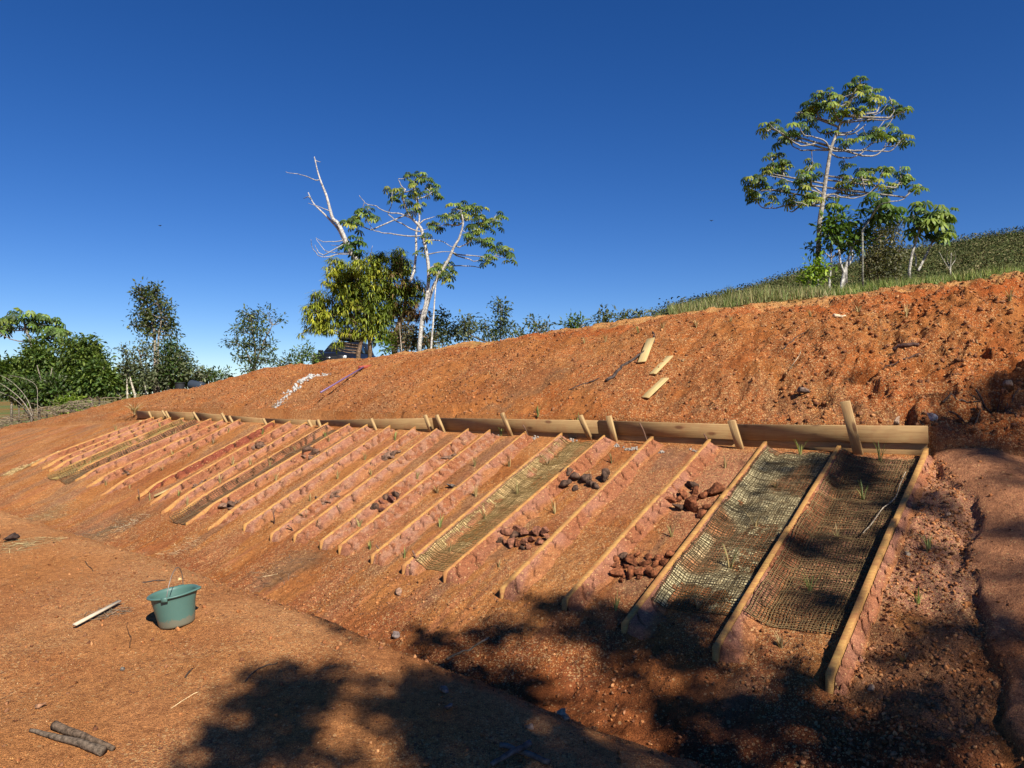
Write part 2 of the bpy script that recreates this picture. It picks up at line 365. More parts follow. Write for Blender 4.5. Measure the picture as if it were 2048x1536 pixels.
c = lerpc(c, (.44, .20, .105), sstep(3.9, 4.3, s) * sstep(.45, .7, n1) * .35)
be_ = bank_edge(s) + fbm(X, Y, .35, 3, 11) * .14; on_ = sstep(0, .05, be_ - t) * sstep(-.2, .1, s) * sstep(4, 3.2, s)
c = lerpc(c, (.50, .225, .115), on_)
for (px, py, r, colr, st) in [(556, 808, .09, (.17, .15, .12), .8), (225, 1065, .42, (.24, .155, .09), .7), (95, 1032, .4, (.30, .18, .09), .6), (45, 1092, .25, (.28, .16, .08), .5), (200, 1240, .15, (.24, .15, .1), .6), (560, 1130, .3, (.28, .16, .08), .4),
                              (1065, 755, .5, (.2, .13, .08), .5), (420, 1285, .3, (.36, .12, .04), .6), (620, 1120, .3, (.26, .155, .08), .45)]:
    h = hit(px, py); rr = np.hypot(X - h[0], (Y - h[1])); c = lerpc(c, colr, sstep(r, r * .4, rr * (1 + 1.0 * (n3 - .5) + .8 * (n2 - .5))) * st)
c = lerpc(c, (.60, .29, .125), sstep(.42, .7, fbm(X, Y, 2.4, 4, 68) + .5) * (1 - up_) * (1 - sl) * .6); c = lerpc(c, (.36, .115, .035), sstep(.52, .72, fbm(X, Y, 1.1, 4, 69) + .5) * .55)
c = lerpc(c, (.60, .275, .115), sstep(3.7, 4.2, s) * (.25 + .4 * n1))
c = c * .80
dens = .55 + up_ * .45 + sl * .25 - on_ * .7; dens = np.clip(dens * (.1 + 1.8 * sstep(.3, .7, n2 * .5 + n1 * .5)), 0.05, 1.3); dens *= sstep(-1.0, -.2, s - sc_)
nt_, ns_ = len(tA), len(sA); i = np.arange(nt_ - 1)[:, None] * ns_ + np.arange(ns_ - 1)[None]
Q = np.stack([i, i + 1, i + ns_ + 1, i + ns_], -1).reshape(-1, 4)
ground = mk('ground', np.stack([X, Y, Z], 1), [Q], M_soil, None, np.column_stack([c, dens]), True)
tag(ground, 'bare red clay slope, ditch and bank with scattered gravel', kind='structure')

# ------------------------------------------------------------------ loose gravel and clods
ico = np.array([[1, 0, 0], [-1, 0, 0], [0, 1, 0], [0, -1, 0], [0, 0, 1], [0, 0, -1]], float) * np.array([1, .8, .6])
ico[0] += (.0, .25, .1); ico[3] += (.2, -.1, .1)
icf = np.array([[0, 2, 4], [2, 1, 4], [1, 3, 4], [3, 0, 4], [2, 0, 5], [1, 2, 5], [3, 1, 5], [0, 3, 5]])
def scatter(n, tr, sr, smin, smax, cols, keep=None, power=2.5):
    t = rng.uniform(*tr, n); s = rng.uniform(*sr, n); x, y = to_xy(t, s)
    if keep is not None: k = rng.random(n) < keep(t, s, x, y); t, s, x, y = t[k], s[k], x[k], y[k]
    n = len(x); z = H(x, y); r = smin + (smax - smin) * rng.random(n) ** power
    C = np.array(cols)[rng.integers(0, len(cols), n)] * rng.uniform(.55, 1.0, (n, 1))
    Zd = rng.normal(size=(n, 3)) * .5 + (0, 0, 1)
    return np.stack([x, y, z + r * .15], 1), frames(Zd), r[:, None] * rng.uniform(.7, 1.3, (n, 3)), C
pale = [(.62, .36, .14), (.55, .27, .09), (.50, .20, .07), (.66, .46, .24), (.42, .16, .06), (.46, .19, .07)]
darks = [(.30, .115, .045), (.22, .09, .045), (.38, .145, .055), (.30, .14, .07), (.42, .19, .09)]
mids = [(.46, .19, .07), (.42, .16, .055), (.50, .24, .10)]
g = G()
nz = lambda x, y, sd, sz=.5: fbm(x, y, sz, 3, sd) + .5
g.inst(ico, icf, *scatter(26000, (-1.5, 8), (3.8, 6.3), .0015, .006, pale, lambda t, s, x, y: .25 + sstep(.4, .7, nz(x, y, 71)) * .7))
g.inst(ico, icf, *scatter(30000, (-1.2, 14.5), (.05, 3.9), .0016, .006, pale + darks, lambda t, s, x, y: (.3 + sstep(.4, .65, nz(x, y, 72)) * .7) * np.where(bank_edge(s) > t, .1, 1)))
g.inst(ico, icf, *scatter(95000, (-1.5, 22), (-3.1, -.08), .0035, .013, pale + darks[:2], lambda t, s, x, y: .3 + sstep(.4, .65, nz(x, y, 73)) * .7, 3))
g.inst(ico, icf, *scatter(9000, (-1.5, 10), (-3.6, -2.75), .004, .013, pale[:4]))
tag(g.mesh('gravel', M_stone), 'pale ochre gravel strewn over the red earth', kind='stuff')
def rock_template(sub=2, seed=0, amp=.33):
    import bmesh as bm_
    b = bm_.new(); bm_.ops.create_icosphere(b, subdivisions=sub, radius=1); r = np.random.default_rng(seed)
    V = np.array([v.co[:] for v in b.verts]); Fc = np.array([[v.index for v in f.verts] for f in b.faces]); b.free()
    V = V * r.uniform(.8, 1.15, 3)
    for _ in range(9):                                         # chop facets
        d = r.normal(size=3); d /= np.linalg.norm(d); lim = r.uniform(.30, .66); q = V @ d; V = V - np.maximum(q - lim, 0)[:, None] * d
    V = V * (1 + amp * .5 * (vnoise(V[:, 0] * 2.3 + seed, V[:, 1] * 2.3 + V[:, 2] * 1.7, seed) + vnoise(V[:, 2] * 5 + seed, V[:, 0] * 5 - V[:, 1] * 3, seed + 1) * .6))[:, None]
    return V, Fc
g = G()
for sd in range(4):
    tv, tf = rock_template(1, sd, .6)
    g.inst(tv, tf, *scatter(1900, (-1.0, .0), (.1, 3.9), .004, .020, darks + mids, lambda t, s, x, y: np.where(bank_edge(s) > t, .03, 1), 2))
    g.inst(tv, tf, *scatter(1300, (-.7, 4.5), (2.45, 4.0), .004, .019, darks + mids, None, 2.2))
    g.inst(tv, tf, *scatter(1900, (-1.6, 6), (-2.9, -.09), .007, .036, darks + mids, lambda t, s, x, y: .2 + sstep(3, -1, t), 2.2))
    g.inst(tv, tf, *scatter(1700, (5, 16), (-2.9, -.09), .009, .03, darks + mids, None, 2.2))
    g.inst(tv, tf, *scatter(420, (-1.2, 7), (3.9, 6.3), .004, .020, darks + mids, None, 2.5))
    g.inst(tv, tf, *scatter(1200, (0, 14), (.1, 3.6), .004, .014, darks + mids, None, 2.5))
tag(g.mesh('clods', M_stone), 'crumbled clods of red earth lying on the slope', kind='stuff')

# ------------------------------------------------------------------ dividers with their clay fillets
DIV = [((1855, 884), (1660, 1352)), ((1679, 890), (1431, 1297)), ((1529, 884), (1248, 1250)), ((1412, 885), (1128, 1202)), ((1304, 873), (1002, 1180)), ((1207, 871), (887, 1147)),
       ((1122, 866), (805, 1133)), ((1050, 864), (742, 1113)), ((977, 861), (677, 1093)), ((932, 860), (640, 1084)), ((869, 860), (587, 1072)), ((820, 860), (540, 1070)), ((766, 860), (487, 1052)),
       ((716, 861), (415, 1050)), ((677, 861), (372, 1040)), ((632, 860), (345, 1027)), ((587, 860), (322, 1018)), ((552, 859), (300, 1000)), ((520, 858), (272, 988)), ((455, 853), (200, 985)),
       ((430, 848), (172, 968)), ((407, 845), (150, 955)), ((381, 842), (135, 948)), ((357, 840), (115, 940)), ((332, 839), (98, 936)), ((316, 838), (84, 931)), ((297, 838), (62, 925))]
ORD = ['first', 'second', 'third', 'fourth', 'fifth', 'sixth', 'seventh', 'eighth', 'ninth', 'tenth', 'eleventh', 'twelfth', 'thirteenth', 'fourteenth', 'fifteenth', 'sixteenth', 'seventeenth', 'eighteenth',
       'nineteenth', 'twentieth', 'twenty-first', 'twenty-second', 'twenty-third', 'twenty-fourth', 'twenty-fifth', 'twenty-sixth', 'twenty-seventh', 'twenty-eighth']
def solve_line(top, bot, hgt=.075):
    """end points on the slope (t,s) so that the plank's top edge shows along these pixels"""
    r = []
    for px, py in (top, bot):
        d = ray(px, py); x = d[0] * _ys; z = CZ + d[2] * _ys; h = H(x, _ys, 0) + hgt; tt, ss = to_ts(x, _ys)
        i = np.argmax(z < h)
        r.append((tt[i], max(ss[i], .02)))
    return r
divs = []
def base_z(t, s):
    x, y = to_xy(np.asarray(t, float), np.asarray(s, float)); return H(x, y, 0)
for i, (a, b) in enumerate(DIV):
    (t0, s0), (t1, s1) = solve_line(a, b); s0 = .035
    divs.append((t0, s0, t1, s1))
edge_notes = ['orange', 'yellow', 'sun-bleached', 'mud-stained', 'weathered']
for i, (t0, s0, t1, s1) in enumerate(divs):
    L = math.hypot(t1 - t0, s1 - s0); n = 46 if i < 14 else 24
    q = np.linspace(0, 1, n); tt = t0 + (t1 - t0) * q + (fbm(q * 3, q * 0 + i, 1.5, 2, i) * .010); ss = s0 + (s1 - s0) * q
    x, y = to_xy(tt, ss); hg = .082 - (.0 if i < 13 else .05) * sstep(.85, 1.0, q)
    zt = base_z(tt, ss); zt = zt[0] + (zt[-1] - zt[0]) * q + hg + fbm(q * 4, q * 0 + i * 3, 1.5, 2, 80 + i) * .006
    loc = np.array([x[n // 2], y[n // 2], zt[n // 2] - .1])
    e = empty('plot_divider', loc)
    if i == 0: lab = 'wooden divider plank at the right end, dark shadow along its left side'
    elif i == len(divs) - 1: lab = 'far left divider plank edging the strip of woven straw'
    else: lab = '%s divider plank from the right end, %s edge, clay packed on its right side' % (ORD[i], ['orange', 'yellowish', 'brown'][i % 3])
    tag(e, lab, 'divider', 'divider planks running down the slope')
    # plank: profile with small chamfer, split in lengths
    hw = .0175 if i < 5 else .012; prof = [(-hw, -.105), (-hw, -.003), (-hw + .003, 0), (hw - .003, 0), (hw, -.003), (hw, -.105)]
    cuts = [0, int(n * (.42 + .1 * math.sin(i * 2.1))), n - 1]; g = G()
    ZT = zt.copy()
    for a_, b_ in zip(cuts[:-1], cuts[1:]):
        idx = np.arange(a_, b_ + 1); off = .003 * ((a_ > 0) * 2 - 1)
        k = len(prof); V = []
        for ii in idx:
            sh = .004 if (ii == b_ and b_ < n - 1) else 0
            for (pu, pz) in prof: V.append([x[ii] + U[0] * (pu + off) - sh * Vv[0], y[ii] + U[1] * (pu + off) - sh * Vv[1], zt[ii] + pz + off])
        m = len(idx); ii = np.arange(m - 1)[:, None] * k; jj = np.arange(k - 1)[None]
        Qd = np.stack([ii + jj, ii + k + jj, ii + k + jj + 1, ii + jj + 1], -1).reshape(-1, 4)
        caps = [[0, q_, q_ + 1] for q_ in range(1, k - 1)] + [[(m - 1) * k, (m - 1) * k + q_ + 1, (m - 1) * k + q_] for q_ in range(1, k - 1)]
        g.add(np.array(V), caps, Qd)
    pl = g.mesh('plank', M_pine_edge if i < 5 else M_pine_muddy, e, loc=loc)
    # rotate texture space is handled by world-aligned grain; fillet:
    st = .008 if i < 9 else (.013 if i < 16 else .02); ns = int(L / st); nu = 22 if i < 9 else 14
    qq = np.linspace(.004, .998, ns); uu = np.linspace(0, 1, nu) ** 1.1
    QQ, UU = np.meshgrid(qq, uu, indexing='ij'); tl = t0 + (t1 - t0) * QQ; sl_ = s0 + (s1 - s0) * QQ
    wd = (.135 if i < 5 else .165) + .05 * vnoise(sl_ * 2.2, sl_ * 0 + i, 5) + .03 * vnoise(sl_ * 9, UU * 0 + i, 6)
    if i == 0: wd = wd * .55
    tf_ = tl - .018 - UU * wd; fx, fy = to_xy(tf_, sl_)
    bz = H(fx, fy); hh = ((.068 if i < 5 else .074) if i else .045) * (1 - UU) ** 1.15 + .003
    hh = hh + (fbm(fx, fy, .09, 2, 90 + i) * .003 + fbm(fx, fy, .02, 2, 91) * .005) * (1 - UU * .3)
    # cracks across the clay
    rr = np.random.default_rng(i); cpos = []; p_ = rr.uniform(.03, .1)
    while p_ < L: cpos.append(p_); p_ += rr.uniform(.08, .22)
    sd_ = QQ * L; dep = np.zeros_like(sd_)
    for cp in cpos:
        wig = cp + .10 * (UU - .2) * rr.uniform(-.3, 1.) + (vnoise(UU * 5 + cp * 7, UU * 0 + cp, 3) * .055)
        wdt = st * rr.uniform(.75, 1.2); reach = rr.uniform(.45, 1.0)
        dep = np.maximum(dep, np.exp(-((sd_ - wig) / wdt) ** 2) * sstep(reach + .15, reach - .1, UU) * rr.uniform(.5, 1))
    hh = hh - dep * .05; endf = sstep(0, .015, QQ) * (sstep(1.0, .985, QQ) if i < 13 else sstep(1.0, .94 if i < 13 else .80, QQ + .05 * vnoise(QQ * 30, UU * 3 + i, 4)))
    noi = hh - ((.068 if i < 5 else .074) if i else .045) * (1 - UU) ** 1.15
    top_ = np.interp(QQ, q, ZT) - .007; top_ = bz + (top_ - bz) * endf * (1 if i else .75)
    zf = top_ * (1 - UU) ** 1.05 + bz * (1 - (1 - UU) ** 1.05) + np.clip(noi, -.05, .012) * np.minimum(1, .35 + UU * 3) * endf - .003
    zf = np.maximum(zf, bz - .004 * 1.0) if i == 0 else zf
    zf[:, -1] = bz[:, -1] - .006
    V = np.stack([fx, fy, zf], -1).reshape(-1, 3); I = np.arange(ns - 1)[:, None] * nu + np.arange(nu - 1)[None]
    Qf = np.stack([I, I + 1, I + nu + 1, I + nu], -1).reshape(-1, 4)
    pk = fbm(fx, fy, .35, 3, 95).ravel() + .5; base = np.tile(np.array([.31, .125, .066]), (len(V), 1))
    base = lerpc(base, (.34, .155, .10), sstep(.3, .75, pk)); base = lerpc(base, (.27, .095, .042), sstep(.4, 1.0, 1 - pk) * .6)
    base = lerpc(base, (.38, .22, .15), sstep(.45, .7, fbm(fx, fy, .05, 3, 96).ravel() + .5) * .5 * (i > 5) * (i < 14))
    if i == 18: base = base * 0 + np.array([.22, .06, .035])
    base = lerpc(base, (.35, .14, .048), sstep(.6, 1., UU.ravel() + (pk - .5)) * .7)
    base = lerpc(base, (.03, .012, .008), np.clip(dep.ravel() * 1.35, 0, 1) ** 2 * .95)  # shade inside the cracks, painted near black into the clay colour
    mk('clay_fillet', V, [Qf], M_clay, e, np.column_stack([base, np.full(len(V), .35)]), True, loc)

# ------------------------------------------------------------------ retaining wall boards and stakes
WTOP = ([272, 330, 390, 445, 465, 530, 628, 740, 860, 1010, 1160, 1215, 1280, 1470, 1690, 1853], [822, 823, 825, 829, 834, 837, 841, 838, 836, 835, 838, 842, 844, 849, 852, 852])
def wall_pt(px):
    """ground point of the wall under this pixel column"""
    b = (px - 1024) / F; t = (P0[0] - b * P0[1]) / (b * U[1] - U[0]); x, y = to_xy(t, .005); return t, x, y
LEAN = np.array([Vv[0] * .22, Vv[1] * .22, 1.0]); LEAN /= np.linalg.norm(LEAN); NRM = np.cross(np.array([U[0], U[1], 0]), LEAN)
if NRM @ np.array([Vv[0], Vv[1], 0]) < 0: NRM = -NRM
def board(name, A, B, up, wid, thick, mat, parent=None, offset=0.0, nseg=1):
    """plank from A to B (points on its top edge centre), width down along -up, local X along its length so the grain follows"""
    A = np.asarray(A, float); B = np.asarray(B, float); X = B - A; L = np.linalg.norm(X); X = X / L
    Zz = np.asarray(up, float) - (np.asarray(up) @ X) * X; Zz /= np.linalg.norm(Zz); Yy = np.cross(Zz, X)
    g = G(); g.box((0, 0, 0), (L / 2, thick / 2, wid / 2), bev=min(.003, thick * .15))
    o = g.mesh(name, mat, parent)
    c_ = (A + B) / 2 - Zz * wid / 2 + Yy * offset
    M = Matrix(((X[0], Yy[0], Zz[0], c_[0]), (X[1], Yy[1], Zz[1], c_[1]), (X[2], Yy[2], Zz[2], c_[2]), (0, 0, 0, 1)))
    o.matrix_world = M if parent is None else parent.matrix_world.inverted() @ M
    return o
segs = [(274, 329), (329, 388), (388, 449), (452, 531), (531, 634), (634, 866), (866, 1204), (1198, 1474), (1466, 1855)]
seg_lab = ['short dark top board at the far left end of the low wall', 'top board of the low wall, second from its far left end', 'top board of the low wall, third from its far left end', 'dark brown top board right of the paired stakes near the far end',
           'top board above the gap in the wall, left of the middle stakes', 'long top board of the wall below the purple handled tool', 'long knotty top board left of the paired stakes in mid wall',
           'top board with knots behind the leaning iron rod', 'top board of the wall at its right end, behind the tallest stake']
def wz(px): return at(px, np.interp(px, *WTOP), wall_pt(px)[2])[2]
for j, (a, b) in enumerate(segs):
    pa, pb = wall_pt(a), wall_pt(b); off = .0 if j % 2 == 0 else .004
    A = np.array([pa[1] , pa[2], wz(a)]) + NRM * off; B = np.array([pb[1], pb[2], wz(b)]) + NRM * off
    # slight bend: small sag
    o = board('wall_board', A, B, LEAN, .15, .028, M_pine)
    tag(o, seg_lab[j], 'board', 'top boards of the low wall')
low = [(460, 640), (640, 880), (880, 1165), (1150, 1480), (1470, 1852)]
low_lab = ['shadowed lower board at the far end of the low wall', 'lower board half buried in soil, left of mid wall', 'lower board of the wall under the long knotty board', 'lower board stained with clay, behind the iron rod', 'lower board at the right end of the wall, above the jute mats']
for j, (a, b) in enumerate(low):
    pa, pb = wall_pt(a), wall_pt(b)
    A = np.array([pa[1], pa[2], wz(a)]) - LEAN * .155 + NRM * (-.012 + .003 * (j % 2)); B = np.array([pb[1], pb[2], wz(b)]) - LEAN * .155 + NRM * (-.012 + .003 * (j % 2))
    tag(board('wall_board', A, B, LEAN, .12, .024, M_pine), low_lab[j], 'board', 'lower boards of the low wall')
STK = [((1690, 803), (1716, 905), 20), ((1463, 841), (1481, 900), 16), ((1217, 832), (1229, 880), 13), ((1160, 831), (1176, 868), 11), ((1004, 826), (1020, 866), 9), ((873, 830), (888, 866), 8), ((850, 830), (861, 861), 8),
       ((742, 837), (754, 866), 6.5), ((635, 839), (647, 870), 6), ((616, 840), (626, 860), 6), ((526, 837), (540, 863), 5), ((458, 832), (471, 856), 5), ((443, 826), (454, 846), 5), ((386, 824), (399, 845), 5), ((331, 822), (340, 840), 4.5), ((324, 821), (332, 834), 4), ((297, 823), (303, 836), 4)]
stk_lab = ['tallest leaning stake, standing well above the right end of the wall', 'short stake against the wall, next left of the tallest one', 'right stake of the pair left of the iron rod', 'left stake of the pair left of the iron rod',
           'single stake between the mid wall pairs, above a green tuft', 'right stake of the close pair above the plots in mid wall', 'left stake of the close pair in mid wall', 'lone stake below the purple handled tool', 'pale stake at the board joint, right of its twin',
           'slanting stake beside its pale twin left of mid wall', 'stake left of centre where the wall shades a gap', 'pale stake right of its twin below the dry stems', 'pale stake left of its twin in the far wall', 'brown stake third group from the far left end',
           'bright stake at the second joint from the far left end', 'stake behind the bright one near the far left end', 'smallest stake at the far left end of the wall']
for j, (tp, bt, wpx) in enumerate(STK):
    tb, bx, by = wall_pt(bt[0]); by = by - .03; B = at(bt[0], bt[1], by); gz = B[2]
    dT = by - .022 * (bt[1] - tp[1]) / 60.; T = at(tp[0], tp[1], by - .045)
    B2 = B - (T - B) / np.linalg.norm(T - B) * .12
    Xx = T - B2; L = np.linalg.norm(Xx); Xx /= L; Ww = np.array([-U[0], -U[1], 0.]); Ww = Ww - (Ww @ Xx) * Xx; Ww /= np.linalg.norm(Ww); Nn = np.cross(Xx, Ww)
    g = G(); g.box((0, 0, 0), (L / 2, wpx * by / F / 2 * .9, .016), bev=.0015); o = g.mesh('wall_stake', M_pine_stake)
    cc = (T + B2) / 2
    o.matrix_world = Matrix(((Xx[0], Ww[0], Nn[0], cc[0]), (Xx[1], Ww[1], Nn[1], cc[1]), (Xx[2], Ww[2], Nn[2], cc[2]), (0, 0, 0, 1)))
    tag(o, stk_lab[j], 'stake', 'stakes holding the low wall')
M_rust = plain('rusty_iron', (.16, .09, .06), .8, .3, .3, .4, 30)
for (a, b, r, lab) in [((1279, 846), (1293, 878), .009, 'rusty iron rod leaning on the wall boards'), ((1046, 850), (1056, 870), .007, 'short rusty peg in front of the wall left of the straw mat')]:
    d = wall_pt(b[0])[2]; A = at(*a, d - .1); B = at(*b, d - .06); g = G(); q = np.linspace(0, 1, 5)[:, None]
    P = A + (B + (B - A) * .3 - A) * q + np.array([.006, 0, 0]) * np.sin(q * 5); g.tube(P, r, 6); tag(g.mesh('iron_rod', M_rust, loc=B), lab, 'rod')
# ------------------------------------------------------------------ erosion mats
def mat(i, s_a, s_b, col1, col2, cell, label, under=None, lift=.012):
    """jute netting in the plot between divider i (right) and i+1 (left)"""
    r0, r1 = divs[i], divs[i + 1]; rr = np.random.default_rng(100 + i)
    def edge(dv, s): return dv[0] + (dv[2] - dv[0]) * np.clip((s - dv[1]) / (dv[3] - dv[1]), 0, 1.2)
    def P(wq, s):
        ta = edge(r0, s) + .022; tb = edge(r1, s) - .05; tt = ta + (tb - ta) * wq; x, y = to_xy(tt, s); z = H(x, y)
        left = tb - tt; hf = .062 * np.clip(1 - left / .11, 0, 1) ** 1.1
        sag = np.maximum(fbm(x, y, .33, 3, 130 + i), -.1) * .042
        return np.stack([x, y, z + lift + hf + sag + .004 * fbm(x, y, .06, 2, 7)], -1)
    width = abs(edge(r1, 1.) - edge(r0, 1.)) - .07; nw = int(width / cell); nl = int((s_b - s_a) / cell)
    g = G(); sag = np.linspace(s_a, s_b, max(8, int((s_b - s_a) / (cell * .8))))
    for k in range(nw + 1):
        wq = k / nw + .010 * fbm(sag * 1.0, sag * 0 + k * .13, .3, 2, 140) + rr.normal() * .003
        pts = P(np.clip(wq, 0, 1), sag); pts[:, 2] += .0015 * (-1) ** np.arange(len(sag)); g.tube(pts, cell * .15 * rr.uniform(.7, 1.3), 3, np.array(col1 if rr.random() < .6 else col2) * rr.uniform(.7, 1.2), False)
    wl_ = np.linspace(0, 1, max(6, int(nw * 1.0)))
    for k in range(nl + 1):
        sv = s_a + (s_b - s_a) * k / nl + .012 * fbm(wl_ * 2, wl_ * 0 + k * .1, .3, 2, 150) + rr.normal() * .002
        e0, e1 = -.008 * rr.random(), rr.uniform(0, .035)
        ww = wl_ * (1 + e1 - e0) + e0; pts = P(ww, sv); pts[:, 2] += .0015 * (-1) ** (np.arange(len(ww)) + k)
        g.tube(pts, cell * .15 * rr.uniform(.7, 1.3), 3, np.array(col1 if rr.random() < .6 else col2) * rr.uniform(.7, 1.2), False)
    o = g.mesh('jute_mat', M_yarn); tag(o, label, 'jute mat')
    if under:
        na, nb = 60, int((s_b - s_a) / .012); WW, SV = np.meshgrid(np.linspace(.02, .99, na), np.linspace(s_a + .01, s_b - .01, nb), indexing='ij'); WW = WW.ravel(); SV = SV.ravel()
        pts = P(WW, SV) - np.array([0, 0, lift * .75]); pts[:, 2] += fbm(WW * .6, SV, .03, 2, 170) * .004
        cv_ = lerpc(np.tile(np.array(under[0]), (len(pts), 1)), (.30, .13, .055), sstep(under[2] + .12, under[2] - .12, fbm(WW * .6, SV, .5, 3, 171 + i) + .5))
        cv_ = cv_ * (.55 + .9 * (fbm(WW * 3., SV * 14, .12, 3, 172)[:, None] + .5)); I = np.arange(na - 1)[:, None] * nb + np.arange(nb - 1)[None]; g2 = G(); g2.add(pts, None, np.stack([I, I + 1, I + nb + 1, I + nb], -1).reshape(-1, 4), cv_)
        tag(g2.mesh('straw', M_straw), under[3], kind='stuff')
mat(0, .12, 2.45, (.15, .10, .05), (.22, .15, .07), .021, 'dark brown jute mat over red soil in the plot at the right end')
mat(1, .10, 2.42, (.11, .08, .042), (.19, .14, .075), .020, 'greyish jute mat over pale straw, second plot from the right end', ((.42, .355, .20), 0, .36, 'pale straw bedding under the grey mat'))
mat(5, .10, 2.35, (.19, .125, .05), (.30, .20, .085), .021, 'golden straw coloured jute mat in mid slope, between two rock plots', ((.40, .28, .13), 0, .42, 'golden straw under the mid slope mat'))
mat(14, .10, 2.3, (.13, .085, .05), (.22, .13, .07), .028, 'dark narrow jute mat left of centre of the slope')
mat(21, .10, 2.1, (.11, .08, .045), (.17, .11, .06), .032, 'dark jute mat near the far left end of the slope', lift=.02)
mat(22, .10, 2.1, (.28, .20, .07), (.34, .24, .10), .032, 'thin yellowish jute mat left of the far dark one', lift=.02)
# woven straw strip at the far left edge
g = G(); rr = np.random.default_rng(5)
for k in range(420):
    s_ = rr.uniform(.1, 2.3); t_ = np.interp(s_, [divs[-1][1], divs[-1][3]], [divs[-1][0], divs[-1][2]]) + rr.uniform(.04, .28); x, y = to_xy(t_, s_); z = float(H(np.array([x]), np.array([y]))[0])
    a = rr.uniform(0, 6.28); r = rr.uniform(.03, .08); q = np.linspace(0, rr.uniform(1.5, 4), 6)
    g.tube(np.stack([x + r * np.cos(a + q), y + r * np.sin(a + q), z + .015 + .02 * np.sin(q * 2 + a)], 1), .004, 3, np.array((.62, .46, .22)) * rr.uniform(.7, 1.2), False)
tag(g.mesh('woven_straw_strip', M_straw), 'pale woven straw strip along the far left divider', 'straw strip')

# ------------------------------------------------------------------ rocks in the plots
ROCKT = [rock_template(3, sd, .75) for sd in range(10)]
def make_rock(px, py, rpx, colr, label, group, name='rock', cat='rock', squash=.8, up=0.0):
    h = hit(px, py + rpx * .25); r = rpx * h[1] / F * (1.2 if group else 1.0); tv, tf = random.choice(ROCKT)
    Mr = frames(np.array([[random.gauss(0, .6), random.gauss(0, .6), 1]]))[0]
    V = (tv * np.array([1.05, .95, squash]) * r) @ Mr.T
    C = np.tile(np.array(colr) * random.uniform(.75, 1.25), (len(V), 1))
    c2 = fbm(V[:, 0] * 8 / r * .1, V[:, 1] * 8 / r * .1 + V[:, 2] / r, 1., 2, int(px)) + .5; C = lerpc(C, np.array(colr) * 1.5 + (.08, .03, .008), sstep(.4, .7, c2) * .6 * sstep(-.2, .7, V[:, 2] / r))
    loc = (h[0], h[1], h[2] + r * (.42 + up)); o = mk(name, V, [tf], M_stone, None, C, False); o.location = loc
    return tag(o, label, cat, group)
Z5 = lambda l: [(600 + x / 4, 820 + y / 4, r / 4) for x, y, r in l]
Z6 = lambda l: [(1000 + x / 4, 820 + y / 4, r / 4) for x, y, r in l]
Z2 = lambda l: [(200 + x / 4, 800 + y / 4, r / 4) for x, y, r in l]
gry, rst, prp = (.085, .052, .037), (.17, .06, .028), (.11, .045, .034)
